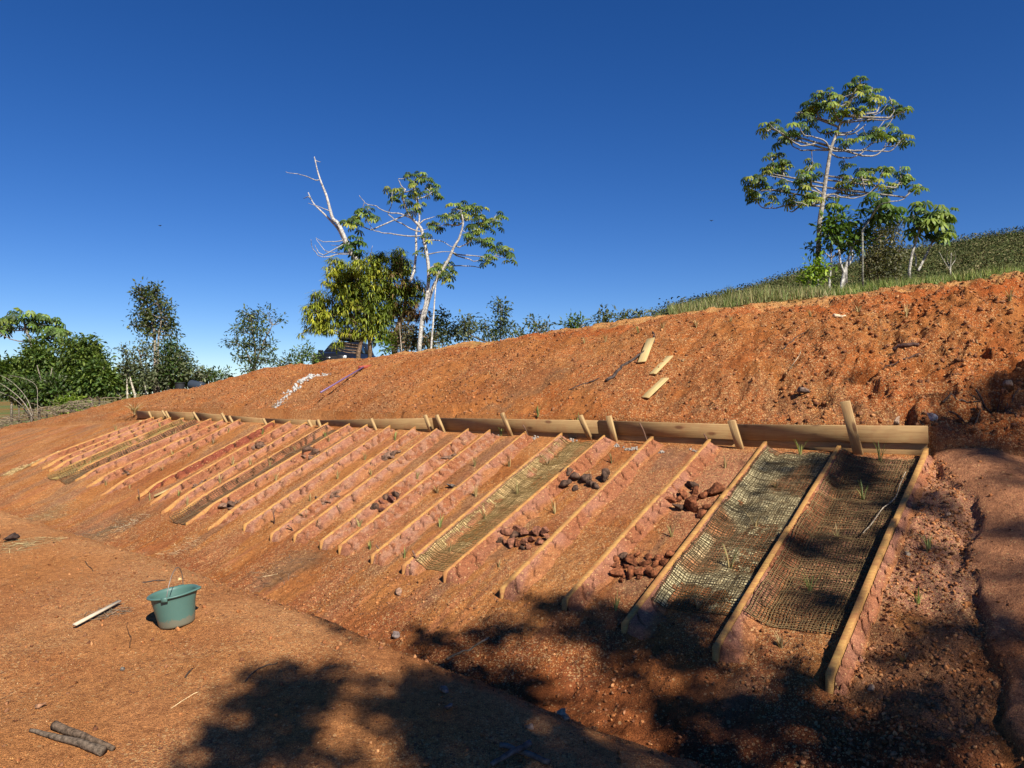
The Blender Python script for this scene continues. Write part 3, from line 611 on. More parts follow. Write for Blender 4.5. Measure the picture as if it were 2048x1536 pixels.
piles = [
 (Z6([(545, 520, 58), (610, 548, 48), (690, 555, 50), (835, 545, 66), (505, 605, 48), (600, 625, 42), (720, 600, 42), (760, 620, 30)]), gry, 'big dark rocks across the plot right of the golden mat', ['large brown boulder on the left of the big dark rocks', None, None, 'large round grey rock at the right of the big dark rocks']),
 (Z6([(1545, 610, 58), (1380, 655, 38), (1470, 680, 58), (1560, 655, 38), (1620, 690, 42), (1705, 675, 58), (1372, 740, 42), (1440, 780, 42), (1565, 730, 36), (1545, 790, 48), (1600, 840, 40), (1655, 780, 42), (1500, 760, 32), (1420, 720, 30)]), rst, 'rust red rocks in a pile left of the grey mat', ['smooth grey rock on top of the rust red pile']),
 (Z6([(990, 1180, 48), (930, 1210, 36), (1070, 1225, 48), (950, 1255, 36), (1160, 1240, 38), (1240, 1240, 36), (1290, 1190, 38), (955, 1310, 45), (1040, 1325, 52), (1130, 1310, 52), (1230, 1325, 52), (1350, 1180, 34), (1320, 1240, 34), (1010, 1245, 30), (1185, 1290, 34), (970, 1365, 26), (1110, 1360, 26), (1190, 1195, 30), (1090, 1170, 26)]), rst, 'reddish rocks in the lower pile beside the third divider', [None] * 8 + ['largest dark stone of the lower reddish pile']),
 (Z5([(1650, 985, 62), (1735, 965, 48), (1790, 1000, 36), (1850, 990, 32), (1905, 995, 42), (1955, 1005, 40), (1610, 1060, 38), (1685, 1080, 38), (1745, 1080, 42), (1805, 1080, 40), (1855, 1050, 36), (1905, 1075, 40), (1980, 1035, 36), (1600, 1010, 34), (1700, 1030, 36), (1780, 1115, 26), (1835, 1110, 26)]), (.2, .085, .05), 'rocks in the pile below the golden mat plot', ['yellowish flat boulder at the left of the rock pile']),
 (Z5([(540, 790, 34), (600, 795, 42), (645, 760, 32), (690, 720, 42), (725, 735, 36), (765, 690, 30), (700, 690, 30), (580, 760, 22), (665, 800, 26), (785, 730, 26), (825, 700, 22)]), prp, 'purplish rocks in the plot left of mid slope', ['square purple stone at the foot of its row of rocks']),
 (Z5([(1105, 405, 36), (1155, 390, 32), (1195, 380, 26), (1235, 362, 20)]), (.24, .15, .1), 'earthy stones high in the tenth plot', []),
 (Z5([(60, 340, 50), (35, 375, 34), (115, 345, 40), (145, 335, 24), (90, 385, 24), (75, 300, 24)]), gry, 'dark grey rocks under the wall left of centre', []),
 (Z5([(635, 370, 30), (700, 372, 40), (755, 350, 36), (680, 400, 26), (730, 385, 26), (790, 340, 22)]), (.22, .14, .1), 'brown grey stones high in the plot below the close stakes', []),
 (Z5([(150, 730, 36), (200, 712, 40), (262, 702, 36), (305, 690, 30), (230, 745, 30), (180, 760, 24)]), (.26, .16, .1), 'dusty stones in the plot above the dark straw patch', []),
 (Z2([(1270, 372, 42), (1235, 392, 22), (1322, 365, 22), (1290, 345, 20)]), gry, 'dark stones left of the narrow dark mat', []),
 (Z2([(1000, 852, 42), (1060, 840, 36), (1110, 812, 26), (1040, 870, 22)]), gry, 'dark stones at the foot of the narrow dark mat', []),
 (Z2([(770, 682, 22), (812, 660, 22), (850, 642, 20), (885, 632, 16), (745, 695, 16)]), prp, 'small purplish stones right of the loose pale plank', []),
 (Z2([(250, 292, 20), (290, 272, 22), (322, 262, 18), (268, 300, 16), (300, 292, 15)]), prp, 'small stones among the far left plots', []),
 (Z2([(210, 582, 26), (235, 560, 22), (225, 600, 16)]), rst, 'red lumps at the foot of the far plots', []),
]
for pn_, (pts, colr, grp, special) in enumerate(piles):
    big_ = pn_ < 5; colr = colr if big_ else (.16, .095, .065)
    for j, (x, y, r) in enumerate(pts):
        lab = special[j] if j < len(special) and special[j] else 'one of the ' + grp
        cl = gry if (j < len(special) and special[j] and 'grey' in special[j]) else (colr if random.random() < .65 or not big_ else (gry if random.random() < .5 else rst))
        make_rock(x, y, r * random.uniform(1.0, 1.35), cl, lab, None if lab.split()[0] != 'one' else grp, squash=.85 if big_ else .55, up=random.uniform(-.15, .12) - (0 if big_ else .15))
    for (x, y, r) in random.sample(pts, max(2, int(len(pts) * .7))):
        make_rock(x + random.uniform(-1.1, 1.1) * r, y + random.uniform(-.6, .6) * r, r * random.uniform(.35, .65), colr, 'one of the ' + grp, grp, squash=.8, up=random.uniform(-.1, .3))
for (x, y, r, cl, lab) in [(903, 972, 9, (.11, .095, .085), 'flat dark grey stone leaning on the eighth divider'), (1815, 1105, 10, (.34, .27, .2), 'pale grey stone in the soil right of the last divider'), (1722, 1316, 11, (.42, .2, .13), 'pink clod just right of the foot of the last divider'),
                          (1710, 1245, 8, (.45, .22, .14), 'pink lump of clay on the end of the last divider'), (1895, 1035, 8, (.32, .22, .15), 'greyish lump beside the cracked edge of the clay bank'), (1866, 830, 14, (.4, .38, .35), 'white crusted lump at the foot of the right bank'),
                          (1609, 778, 13, (.15, .11, .09), 'dark round stone in the bank above the tallest stake'), (1793, 848, 13, (.25, .18, .13), 'brown slab in the bank right of the tallest stake'), (2018, 770, 16, (.28, .2, .13), 'flat brown stone in the shaded right bank'),
                          (1060, 1455, 9, (.3, .2, .14), 'round pebble at the edge of the ditch, upper one'), (1120, 1420, 14, (.32, .22, .15), 'larger pale cobble in the shaded ditch'), (1133, 1434, 9, (.34, .24, .17), 'small cobble beside the larger one in the shaded ditch'),
                          (790, 1275, 13, (.22, .17, .15), 'rounded grey stone at the head of the eroded ditch edge'), (810, 1295, 12, (.2, .14, .1), 'brown stone just below the grey one at the ditch edge'), (246, 1338, 8, (.14, .12, .1), 'small dark stone on open ground below the bucket'),
                          (80, 1416, 11, (.22, .12, .07), 'flat brown stone on the ground left of the logs'), (890, 1386, 11, (.24, .17, .13), 'pale stone in the tree shadow by the ditch'), (895, 1420, 12, (.16, .12, .1), 'grey slab in the tree shadow below the pale stone'),
                          (1245, 1250, 15, (.17, .1, .06), 'mud lump at the foot of the third divider'), (1365, 715 + 0, 5, (.3, .2, .1), 'small stone near the three loose planks'), (1740, 1372, 10, (.3, .2, .13), 'rounded stone in the shaded gravel right of the last divider'),
                          (360, 1160, 5, (.66, .45, .22), 'pale yellow pebble just behind the bucket'), (800, 1186, 9, (.3, .18, .12), 'stone half buried below the plots in mid slope')]:
    make_rock(x, y, r, cl, lab, None)
h = hit(8, 1080)
for (dx, dy, r, l) in [(-14, 0, 15, 'black clod of burnt earth cut by the left edge of the picture'), (10, 4, 16, 'black clod of burnt earth next to the larger one at far left')]:
    make_rock(8 + dx, 1076 + dy, r, (.045, .032, .028), l, None, 'clod', 'clod', .6)

# ------------------------------------------------------------------ lime trail and cement patch
g = G(); tvr = ROCKT[0]
tr = [(660, 745), (640, 752), (622, 758), (610, 766), (600, 772), (590, 779), (580, 787), (570, 793), (561, 800), (556, 808), (551, 815)]
for k in range(150):
    q = random.random() * (len(tr) - 1); a = int(q); f = q - a; px = tr[a][0] * (1 - f) + tr[a + 1][0] * f + random.gauss(0, 2.5); py = tr[a][1] * (1 - f) + tr[a + 1][1] * f + random.gauss(0, 1.6)
    wdt = 1.0 if a < 6 else .55; h = hit(px, py); r = random.uniform(.015, .042) * wdt
    g.inst(*tvr, np.array([[h[0], h[1], h[2] + r * .3]]), frames(rng.normal(size=(1, 3))), np.array([r]), np.array([[.42, .41, .385] if random.random() < .85 else [.3, .28, .25]]))
tag(g.mesh('lime_trail', M_chalk, loc=hit(610, 770)), 'trail of lumpy white lime down the bank', kind='stuff')

g = G()
for (a, b, c_, n_) in [(985, 862, 14, 16), (1068, 868, 10, 14), (1140, 872, 12, 10), (1268, 888, 14, 22), (1390, 892, 10, 12), (1322, 898, 6, 6), (1230, 884, 10, 8)]:
    for k in range(n_):
        h = hit(a + random.gauss(0, c_ * .6), b + 9 + random.gauss(0, 1.5)); r = random.uniform(.006, .022); g.inst(*tvr, np.array([[h[0], h[1], h[2] + r * .3]]), frames(rng.normal(size=(1, 3))), np.array([r]), np.array([[.30, .26, .22]]))
tag(g.mesh('lime_crumbs', M_chalk), 'pale crumbs of lime along the foot of the wall', kind='stuff')
# ------------------------------------------------------------------ loose planks
def loose_plank(c1, c2, wpx, mat, lab, name='loose_plank', thick=.015, grp=None):
    A = hit(*c1); B = hit(*c2); X = B - A; L = np.linalg.norm(X); X /= L
    mid = (A + B) / 2; e = .05; gx = (H(np.array([mid[0] + e]), np.array([mid[1]]), 0) - H(np.array([mid[0] - e]), np.array([mid[1]]), 0))[0] / (2 * e); gy = (H(np.array([mid[0]]), np.array([mid[1] + e]), 0) - H(np.array([mid[0]]), np.array([mid[1] - e]), 0))[0] / (2 * e)
    Zn = np.array([-gx, -gy, 1.]); Zn -= (Zn @ X) * X; Zn /= np.linalg.norm(Zn); Yn = np.cross(Zn, X)
    g = G(); g.box((0, 0, 0), (L / 2, wpx * mid[1] / F / 2, thick / 2), bev=.002); o = g.mesh(name, mat); c_ = mid + Zn * (thick * .5 + .022)
    o.matrix_world = Matrix(((X[0], Yn[0], Zn[0], c_[0]), (X[1], Yn[1], Zn[1], c_[1]), (X[2], Yn[2], Zn[2], c_[2]), (0, 0, 0, 1)))
    return tag(o, lab, 'plank', grp)
loose_plank((1303, 687), (1285, 731), 17, M_pine_pale, 'pale loose plank on the bank, uppermost of three', grp='loose planks on the bank')
loose_plank((1341, 707), (1307, 750), 15, M_pine_pale, 'pale loose plank on the bank, middle and rightmost of three', grp='loose planks on the bank')
loose_plank((1332, 748), (1292, 792), 17, M_pine_pale, 'pale loose plank on the bank, lowest of three', grp='loose planks on the bank')
loose_plank((363, 971), (310, 997), 8, M_pine_pale, 'small pale loose plank at the foot of the far left plots')
M_grey = plain('weathered_wood', (.48, .41, .30), .85, .2, 0, .35, 25)
loose_plank((240, 1218), (150, 1262), 9, M_grey, 'whitish weathered stick on the ground left of the bucket', 'weathered_stick', .012)

# tool with purple handle
M_purple = plain('purple_handle', (.15, .095, .20), .45, .4); M_red = plain('red_tool_head', (.28, .055, .03), .6, .3)
A = hit(727, 741); B = hit(641, 800); top = at(641, 785, B[1] - .25); e = empty('long_handled_tool', A)
g = G(); g.tube(np.array([A + (0, 0, .04), A * .5 + top * .5 + (0, 0, .02), top]), .014, 8); g.mesh('handle', M_purple, e, loc=A)
g = G(); g.box(A + np.array([.02, .02, .04]), (.12, .02, .03), X=(.9, .4, .1), Y=(-.4, .9, 0), Z=(0, -.1, 1), bev=.01)
g.tube(np.array([A + (0, 0, .04), A + (-.08, -.03, .035)]), .022, 8); g.mesh('head', M_red, e, loc=A)
tag(e, 'tool with a purple handle and red head lying on the bank', 'hand tool')

# ------------------------------------------------------------------ green bucket
def lathe(prof, k=48, ox=1, oy=1, fn=None):
    a = np.arange(k) * 2 * np.pi / k; V = []
    for (r, z) in prof:
        rr_ = r * (fn(a, z) if fn else 1.0); V.append(np.stack([rr_ * np.cos(a) * ox, rr_ * np.sin(a) * oy, np.full(k, z)], 1))
    V = np.concatenate(V); n = len(prof); i = np.arange(n - 1)[:, None] * k; j = np.arange(k)[None]; j2 = (j + 1) % k
    return V, np.stack([i + j, i + j2, i + k + j2, i + k + j], -1).reshape(-1, 4)
M_green = plain('green_plastic', (.06, .135, .115), .45, .35, 0, .10, 9)
_n = M_green.node_tree; _b = _n.nodes['Principled BSDF']; _src = _b.inputs['Base Color'].links[0].from_socket
_sx = _n.nodes.new('ShaderNodeSeparateXYZ'); _n.links.new(tex(_n), _sx.inputs[0]); _ma = N(_n, 'ShaderNodeMath', operation='MULTIPLY_ADD'); _n.links.new(noise(_n, 28, 5, tex(_n), .7), _ma.inputs[0]); _ma.inputs[1].default_value = -.10; _n.links.new(_sx.outputs[2], _ma.inputs[2])
_n.links.new(mix(_n, _src, (.30, .13, .055), ramp(_n, _ma.outputs[0], [(-.09, (.3,) * 3), (-.06, (.02,) * 3)])), _b.inputs['Base Color'])
M_black_pl = plain('black_plastic', (.025, .027, .032), .5, .4)
M_wire = plain('galvanised_wire', (.22, .2, .18), .5, .5, .6)
def bucket(loc, tilt, rot, mat, name, label, R=.142, h=.205, rb=.104, spout=True, handle=True):
    e = empty(name, loc); tag(e, label, 'bucket')
    def spf(a, z):
        top_ = np.clip((z - h * .55) / (h * .45), 0, 1); d = np.angle(np.exp(1j * a)); return 1 + (.16 * top_ ** 1.5 * np.exp(-(d / .27) ** 2) if spout else 0)
    prof = [(0.001, .006), (rb * .8, .003), (rb - .006, 0), (rb, .006)]
    for q in np.linspace(.08, .94, 9): prof.append((rb + (R - .008 - rb) * q, h * q))
    prof += [(R - .007, h * .955), (R + .006, h * .957), (R + .010, h * .972), (R + .008, h), (R, h + .004), (R - .008, h), (R - .013, h * .96)]
    for q in np.linspace(.9, .06, 8): prof.append((rb + (R - .012 - rb) * q, h * q + .003))
    prof += [(rb * .9, .011), (.001, .010)]
    V, Qb = lathe(prof, 56, fn=spf); mk('tub', V, [Qb], mat, e, None, True)
    if handle:
        lugs = G()
        for sgn in (-1, 1): lugs.box((0, sgn * (R + .006), h * .955), (.018, .006, .014), bev=.003)
        lugs.mesh('lug', mat, e)
        q = np.linspace(0, math.pi, 25); hr = R * 1.0; L_ = np.stack([.012 + .03 * np.sin(q), -np.cos(q) * (hr + .004) * (1 - .12 * np.sin(q)), h * .955 + np.sin(q) * .155], 1)
        g = G(); g.tube(L_, .0026, 6); g.mesh('handle', M_wire, e, smooth=True)
    e.rotation_mode = 'XYZ'; e.rotation_euler = (tilt[0], tilt[1], rot); return e
hb = hit(352, 1256)
b_ = bucket((hb[0], hb[1] + .02, hb[2] - .004), (0, 0), 0, M_green, 'bucket', 'sea green plastic bucket with wire handle on bare red ground')
R_ = Matrix.Rotation(math.radians(-8), 3, 'Y') @ Matrix.Rotation(math.radians(1), 3, 'X') @ Matrix.Rotation(math.radians(6), 3, 'Z'); b_.rotation_euler = R_.to_euler()
# far black bucket and drum near the crest
d_ = 24.5; p = at(360, 783, d_)
bucket(p, (0, 0), .3, M_black_pl, 'bucket', 'black bucket standing on the far crest in front of the bushes', R=.17, h=.30, rb=.12, spout=False, handle=False)
g = G(); V, Qb = lathe([(.16, .55), (.168, .57), (.155, .57), (.15, .1), (.10, .05), (.001, .05), (.001, 0), (.135, 0), (.15, .02), (.16, .55)], 28); pc = at(395, 774, d_)
th = math.radians(82); Rm = np.array([[math.cos(th), 0, -math.sin(th)], [0, 1, 0], [math.sin(th), 0, math.cos(th)]]); V = (V - (0, 0, .28)) @ Rm.T; V = V @ np.array([[.9, -.43, 0], [.43, .9, 0], [0, 0, 1]]); 
o = mk('drum', V + (0, 0, .16), [Qb], plain('dark_blue_plastic', (.03, .04, .055), .4, .5), None, None, True); o.location = pc - (0, 0, .12); tag(o, 'black plastic drum lying on its side on the far crest', 'drum')
g = G(); g.box((0, 0, 0), (.2, .07, .03), X=(.97, .1, -.1), bev=.008); o = g.mesh('white_sack', plain('white_sack', (.6, .62, .65), .8)); o.location = at(413, 776, d_ - .3); tag(o, 'flat white sack beside the black drum', 'sack')

# ------------------------------------------------------------------ logs and sticks on the ground
def stick(pts, r0, r1, col, name, lab, cat, lift=.5, k=8, grp=None, wig=.02):
    P = np.array([hit(*p_) for p_ in pts]); P[:, 2] += np.linspace(r0, r1, len(P)) * lift
    q = np.linspace(0, len(P) - 1, len(P) * 5); PP = np.stack([np.interp(q, range(len(P)), P[:, j]) for j in range(3)], 1)
    PP += np.stack([fbm(q * 3, q * 0 + j + pts[0][0], 2., 2, 9) for j in range(3)], 1) * wig
    PP[:, 2] = np.maximum(PP[:, 2], H(PP[:, 0], PP[:, 1]) + .3 * r1)
    g = G(); R = np.linspace(r0, r1, len(PP)) * (1 + .05 * fbm(q * 2, q * 0 + r0, 1, 2, 8)); g.tube(PP, R, k, np.array(col)); return tag(g.mesh(name, M_log if name == 'log' else M_bark, loc=P[0]), lab, cat, grp)
stick([(60, 1473), (100, 1482), (155, 1496), (207, 1512)], .008, .021, (.12, .09, .065), 'log', 'front dark bark log lying at lower left, split pale end', 'log', 1, 12, wig=.006)
stick([(110, 1466), (150, 1478), (190, 1492), (228, 1503)], .020, .011, (.115, .08, .055), 'log', 'thicker log lying behind the other at lower left', 'log', 1, 12, wig=.006)
stick([(985, 1536), (1010, 1530), (1060, 1504)], .010, .014, (.12, .10, .085), 'stick', 'dark stick crossing over another at the bottom edge', 'stick', 2.5)
stick([(1000, 1498), (1030, 1510), (1100, 1536)], .012, .012, (.13, .11, .09), 'stick', 'dark stick lying under its neighbour at the bottom edge', 'stick', 1)
stick([(893, 1328), (935, 1303), (978, 1280)], .010, .007, (.15, .12, .09), 'stick', 'bent dry branch lying in the ditch among dapples', 'stick')
stick([(370, 1357), (385, 1338)], .005, .004, (.06, .04, .03), 'twig', 'short black twig below the bucket', 'twig', 1)
stick([(490, 1374), (510, 1352), (535, 1342), (555, 1338)], .004, .003, (.07, .05, .04), 'twig', 'curved black twig at the edge of the tree shadow', 'twig', 1)
stick([(340, 1423), (400, 1388)], .0025, .002, (.60, .42, .22), 'twig', 'long thin pale straw below the bucket', 'twig', 1)
stick([(285, 1168), (330, 1163)], .006, .004, (.08, .06, .05), 'twig', 'dark twig on the ground up left of the bucket', 'twig', 1)
stick([(170, 1120), (190, 1137)], .003, .003, (.08, .05, .03), 'twig', 'thin dark twig left of the bucket', 'twig', 1)
stick([(258, 1300), (262, 1280), (255, 1250)], .003, .002, (.12, .06, .03), 'twig', 'thin curved root left of the bucket foot', 'twig', 1)
stick([(525, 1158), (555, 1148)], .003, .002, (.6, .45, .25), 'twig', 'thin pale stem right of the ditch, above the bucket', 'twig', 1)
stick([(1668, 645), (1692, 630)], .022, .016, (.55, .42, .28), 'stick', 'pale stub of branch near the crest of the right bank', 'stick', 1)
stick([(1215, 768), (1240, 742), (1285, 715), (1305, 690), (1310, 668)], .022, .008, (.06, .045, .04), 'burnt_root', 'black burnt root running under the uppermost loose plank', 'root', 1.0, wig=.08)
stick([(1138, 784), (1170, 778), (1200, 762)], .010, .006, (.08, .055, .045), 'burnt_root', 'thin burnt root left of the loose planks', 'root', 1, wig=.05)
stick([(1786, 684), (1810, 686), (1838, 680)], .024, .018, (.09, .05, .04), 'burnt_root', 'short dark stump of root sticking out of the right bank', 'root', 1.5)
stick([(1840, 690), (1800, 715), (1765, 742)], .008, .005, (.07, .04, .03), 'burnt_root', 'thin dark root trailing down the right bank', 'root', 1, wig=.05)
stick([(1565, 700), (1590, 680), (1612, 662)], .008, .004, (.07, .05, .04), 'burnt_root', 'thin dark root left of the pale branch stub', 'root', 1, wig=.05)
stick([(1580, 748 - 20), (1600, 722 - 10)], .004, .003, (.5, .38, .25), 'twig', 'thin pale twig in the middle of the right bank', 'twig', 1)
for j, pts in enumerate([[(1890, 800), (1930, 790), (1985, 800), (2040, 830)], [(1960, 780), (2000, 815), (2030, 850)], [(1905, 845), (1950, 820), (2000, 790), (2045, 770)]]):
    stick(pts, .009, .005, (.09, .06, .045), 'burnt_root', ['dark root curving along the shaded right bank', 'dark root crossing the shaded right bank downwards', 'dark root rising towards the right edge in shade'][j], 'root', 3, wig=.12)
stick([(1727, 1080), (1760, 1040), (1792, 1005), (1812, 955)], .004, .003, (.45, .36, .25), 'twig', 'long thin stem lying along the last divider', 'twig', 12)
# short pegs at the foot of the plots
for (a, b, lab) in [((752, 1090), (766, 1112), 'dark peg at the foot of the plot left of the golden mat'), ((825, 1101), (837, 1130), 'dark peg right beside the foot of the golden mat'), ((276, 978), (279, 1002), 'dark peg left of the small loose plank'), ((546, 1022), (549, 1048), 'dark forked peg below the plots left of centre'), ((575, 1050), (589, 1063), 'leaning peg below the plots left of centre'), ((1408, 868), (1419, 890), 'bent reddish twig standing at the head of the fourth divider')]:
    B = hit(*b); T = at(*a, B[1] - .02); g = G(); g.tube(np.array([B - (0, 0, .03), (B + T) / 2 + (.004, 0, 0), T]), .008, 6, (.17, .09, .06)); tag(g.mesh('peg', M_bark, loc=B), lab, 'peg')
# straw litter heaps
for (px, py, r, n, cl, lab) in [(225, 1058, .36, 300, (.17, .14, .09), 'heap of grey brown dry grass at the ditch'), (100, 1030, .4, 250, (.35, .27, .14), 'thin dry grass litter at the far left ditch'), (45, 1092, .3, 260, (.38, .29, .14), 'dry grass litter beside the black clod'), (262, 1048, .2, 120, (.55, .45, .28), 'pale stems on top of the dry grass heap'),
                                (360, 1095, .25, 60, (.6, .47, .27), 'few pale stems in the ditch behind the bucket'), (600, 1125, .5, 160, (.14, .10, .07), 'dark leaf litter below the plots'), (215, 1232, .14, 120, (.2, .15, .1), 'dark litter around the weathered stick'), (520, 1160, .3, 90, (.2, .13, .08), 'dark litter in the ditch right of the bucket')]:
    h = hit(px, py); a = rng.uniform(0, 6.28, n); q = rng.random(n) ** .7 * r; x = h[0] + q * np.cos(a) * 1.2; y = h[1] + q * np.sin(a) * .9; z = H(x, y) + .006 + .05 * rng.random(n) * (1 - q / r) * (n > 300)
    d = rng.normal(size=(n, 3)) * (1, .6, .10) + (.5, .3, 0); d /= np.linalg.norm(d, axis=1)[:, None]; Zr = np.tile([0, 0, 1.], (n, 1)); Y_ = np.cross(Zr, d); Y_ /= np.linalg.norm(Y_, axis=1)[:, None]
    tv = np.array([[-.5, -.02, 0], [.5, -.02, .0], [.5, .02, .01], [-.5, .02, .01]]); g = G()
    g.inst(tv, np.array([[0, 1, 2, 3]]), np.stack([x, y, z], 1), np.stack([d, Y_, np.cross(d, Y_)], -1), rng.uniform(.03, .11, n), np.array(cl) * rng.uniform(.5, 1.5, (n, 1))); tag(g.mesh('dry_grass_litter', M_straw), lab, kind='stuff')

# ------------------------------------------------------------------ grass tufts planted in the plots
def blade_tuft(n, hgt, spread, cols, seed, wid=.006, droop=.3):
    r = np.random.default_rng(seed); g = G()
    for k in range(n):
        a = r.uniform(0, 6.28); L = hgt * r.uniform(.55, 1.05); le = r.uniform(.05, spread); d = np.array([math.cos(a), math.sin(a), 0]); sd = np.array([-d[1], d[0], 0]) * wid * r.uniform(.6, 1.2)
        b0 = d * r.uniform(0, .012); q = np.linspace(0, 1, 5); P = b0 + d * (q[:, None] ** 1.3 * L * le + q[:, None] ** 3 * L * droop * r.random()) + np.array([0, 0, 1]) * (q[:, None] * L * (1 - .3 * le) - q[:, None] ** 3 * L * .2 * droop)
        w_ = np.array([1, 1, .8, .55, .1])[:, None]; V = np.empty((10, 3)); V[0::2] = P - sd * w_; V[1::2] = P + sd * w_
        c0 = np.array(cols[r.integers(len(cols))]) * r.uniform(.7, 1.3); c1 = c0 * .5 + np.array((.55, .42, .2)) * .5; C = np.repeat(c0 * (1 - q[::-1][:, None] * .5) + c1 * (q[::-1][:, None] * .5), 2, 0)
        g.add(V, None, [[2 * j, 2 * j + 1, 2 * j + 3, 2 * j + 2] for j in range(4)], C)
    return g
GRN = [(.16, .24, .05), (.30, .33, .09), (.10, .15, .04)]; STR = [(.48, .36, .16), (.36, .26, .11), (.22, .20, .07)]; DRY = [(.2, .13, .07), (.3, .2, .1)]
TUFT = [(1600, 911, 'g', 44), (1759, 922, 'g', 52), (1726, 998, 'g', 46), (1553, 976, 'd', 30), (1511, 1056, 's', 44), (1674, 1077, 's', 36), (1459, 1136, 'gs', 54), (1621, 1184, 'g', 46), (1857, 1107, 'g', 50), (1836, 1203, 'g', 44), (1396, 1222, 'd', 34), (1563, 1292, 'd', 36), (1232, 1223, 'g', 46),
        (1808, 1322, 'd', 28), (1224, 924, 's', 34), (1110, 1026, 's', 34), (1019, 934, 's', 36), (1095, 931, 'd', 26), (1035, 992, 's', 40), (1344, 1075, 's', 44), (1154, 872, 'g', 30), (1076, 870, 'g', 26), (1002, 872, 'g', 26), (1450, 937, 's', 32), (790, 879, 'g', 24), (835, 962, 's', 28), (742, 950, 's', 20),
        (675, 960, 's', 22), (949, 934, 's', 26), (875, 985, 'd', 22), (952, 992, 's', 32), (621, 1002, 's', 24), (880, 1055, 'g', 34), (719, 1055, 's', 26), (900, 1108, 's', 28), (740, 1097, 'g', 26), (809, 1115, 'g', 26), (997, 1137, 's', 32), (970, 1040, 's', 34), (730, 920, 's', 22), (659, 886, 's', 22),
        (525, 870, 'g', 16), (360, 845, 's', 16), (386, 847, 'g', 16), (436, 857, 's', 16), (457, 865, 's', 16), (350, 870, 's', 16), (320, 855, 's', 14), (302, 895, 'g', 14), (345, 910, 's', 16), (426, 890, 'd', 18), (377, 915, 's', 14), (365, 947, 'g', 14), (325, 942, 'd', 14), (466, 930, 's', 28), (501, 930, 's', 20),
        (540, 932, 's', 26), (590, 902, 's', 16), (552, 960, 's', 22), (440, 967, 's', 26), (375, 1010, 's', 30), (259, 980, 's', 16), (212, 970, 's', 16), (357, 992, 'g', 18), (300, 1002, 's', 20), (612, 1037, 'd', 24), (232, 860, 's', 20), (230, 917, 's', 14), (650, 872, 'g', 16), (395, 900, 'd', 14), (180, 930, 's', 14), (150, 945, 's', 12)]
CREST = [(2020, 603, 's', 34), (1905, 615, 'd', 20), (1812, 628, 's', 36), (1718, 618, 's', 30), (1620, 622, 's', 26), (1462, 642, 's', 22), (1393, 655, 's', 20), (1325, 662, 's', 22), (1277, 668, 'g', 20), (1211, 680, 's', 22), (1168, 683, 's', 16)]
byplot = {}
for (px, py, kd, hp) in TUFT:
    h = hit(px, py); tq, sq = to_ts(h[0], h[1]); tl = [d[0] + (d[2] - d[0]) * (sq - d[1]) / (d[3] - d[1]) for d in divs]; pi_ = sum(1 for v in tl if v < tq); byplot.setdefault(pi_, []).append((sq, px, py, kd, hp, h))
KW = {'g': ('green', GRN), 's': ('straw coloured', STR), 'd': ('withered brown', DRY + STR[1:2]), 'gs': ('green and straw', GRN + STR)}
for pi_, lst in byplot.items():
    lst.sort(key=lambda a: a[0])
    for j, (sq, px, py, kd, hp, h) in enumerate(lst):
        g = blade_tuft({'g': 9, 'gs': 9, 's': 8, 'd': 14}[kd], hp * h[1] / F * (1.05), .35 if kd != 'd' else .8, KW[kd][1], int(px * 7 + py), wid=.0028 + .00035 * h[1])
        where = 'right of the last divider' if pi_ == 0 else ('in the left end plot' if pi_ >= len(divs) else 'in %s plot from right end' % ORD[pi_ - 1])
        g_ = g.mesh('grass_tuft', M_blade); g_.location = h - (0, 0, .01); tag(g_, '%s tuft %s, %s below wall' % (KW[kd][0], where, ORD[j]), 'grass tuft', 'grass tufts planted in the plots')
for j, (px, py, kd, hp) in enumerate(CREST):
    h = hit(px, py); g = blade_tuft(12, hp * h[1] / F, .3, KW[kd][1], px, wid=.005); o = g.mesh('grass_tuft', M_blade); o.location = h - (0, 0, .01)
    tag(o, '%s grass tuft in the row below the crest, %s from the right' % (KW[kd][0], ORD[j]), 'grass tuft', 'grass tufts along the crest')
# dry stems bundle at the left wall end
h = hit(272, 838); g = blade_tuft(50, .38, .9, [(.62, .5, .28), (.5, .4, .2)], 77, wid=.009, droop=.8); o = g.mesh('dry_reed_bundle', M_blade); o.location = h + (-.03, 0, -.02); tag(o, 'bundle of pale dry stems at the far left end of the wall', 'dry stems')

# ------------------------------------------------------------------ trees and shrubs
LT = np.array([[0, 0, 0], [.5, -.22, .05], [1, 0, -.12], [.5, .22, .05]]); LTf = np.array([[0, 1, 2], [0, 2, 3]])      # small folded leaf
ML = np.array([[0, 0, 0], [.35, -.075, .04], [.35, .075, .04], [.72, -.06, -.16], [.72, .06, -.16], [1, 0, -.42]]); MLf = np.array([[0, 1, 2], [1, 3, 2], [2, 3, 4], [3, 5, 4]])   # long drooping leaf
def palm_leaf():
    V = [[0, 0, 0]]; Fc = []
    for k in range(8):
        a = (k - 3.5) / 8 * 5.6; c_, s_ = math.cos(a), math.sin(a); L = 1 - .25 * abs(k - 3.5) / 3.5; i = len(V)
        for r, w_, z in ((.5, -.13, .0), (.5, .13, .0), (.52, 0, .07), (.85, -.15, -.3), (.85, .15, -.3), (1.0, 0, -.5)): V.append([c_ * r * L - s_ * w_, s_ * r * L + c_ * w_, z])
        Fc += [[0, i, i + 2], [0, i + 2, i + 1], [i, i + 3, i + 2], [i + 2, i + 4, i + 1], [i + 2, i + 3, i + 4], [i + 3, i + 5, i + 4]]
    return np.array(V), np.array(Fc)
PLV, PLF = palm_leaf()
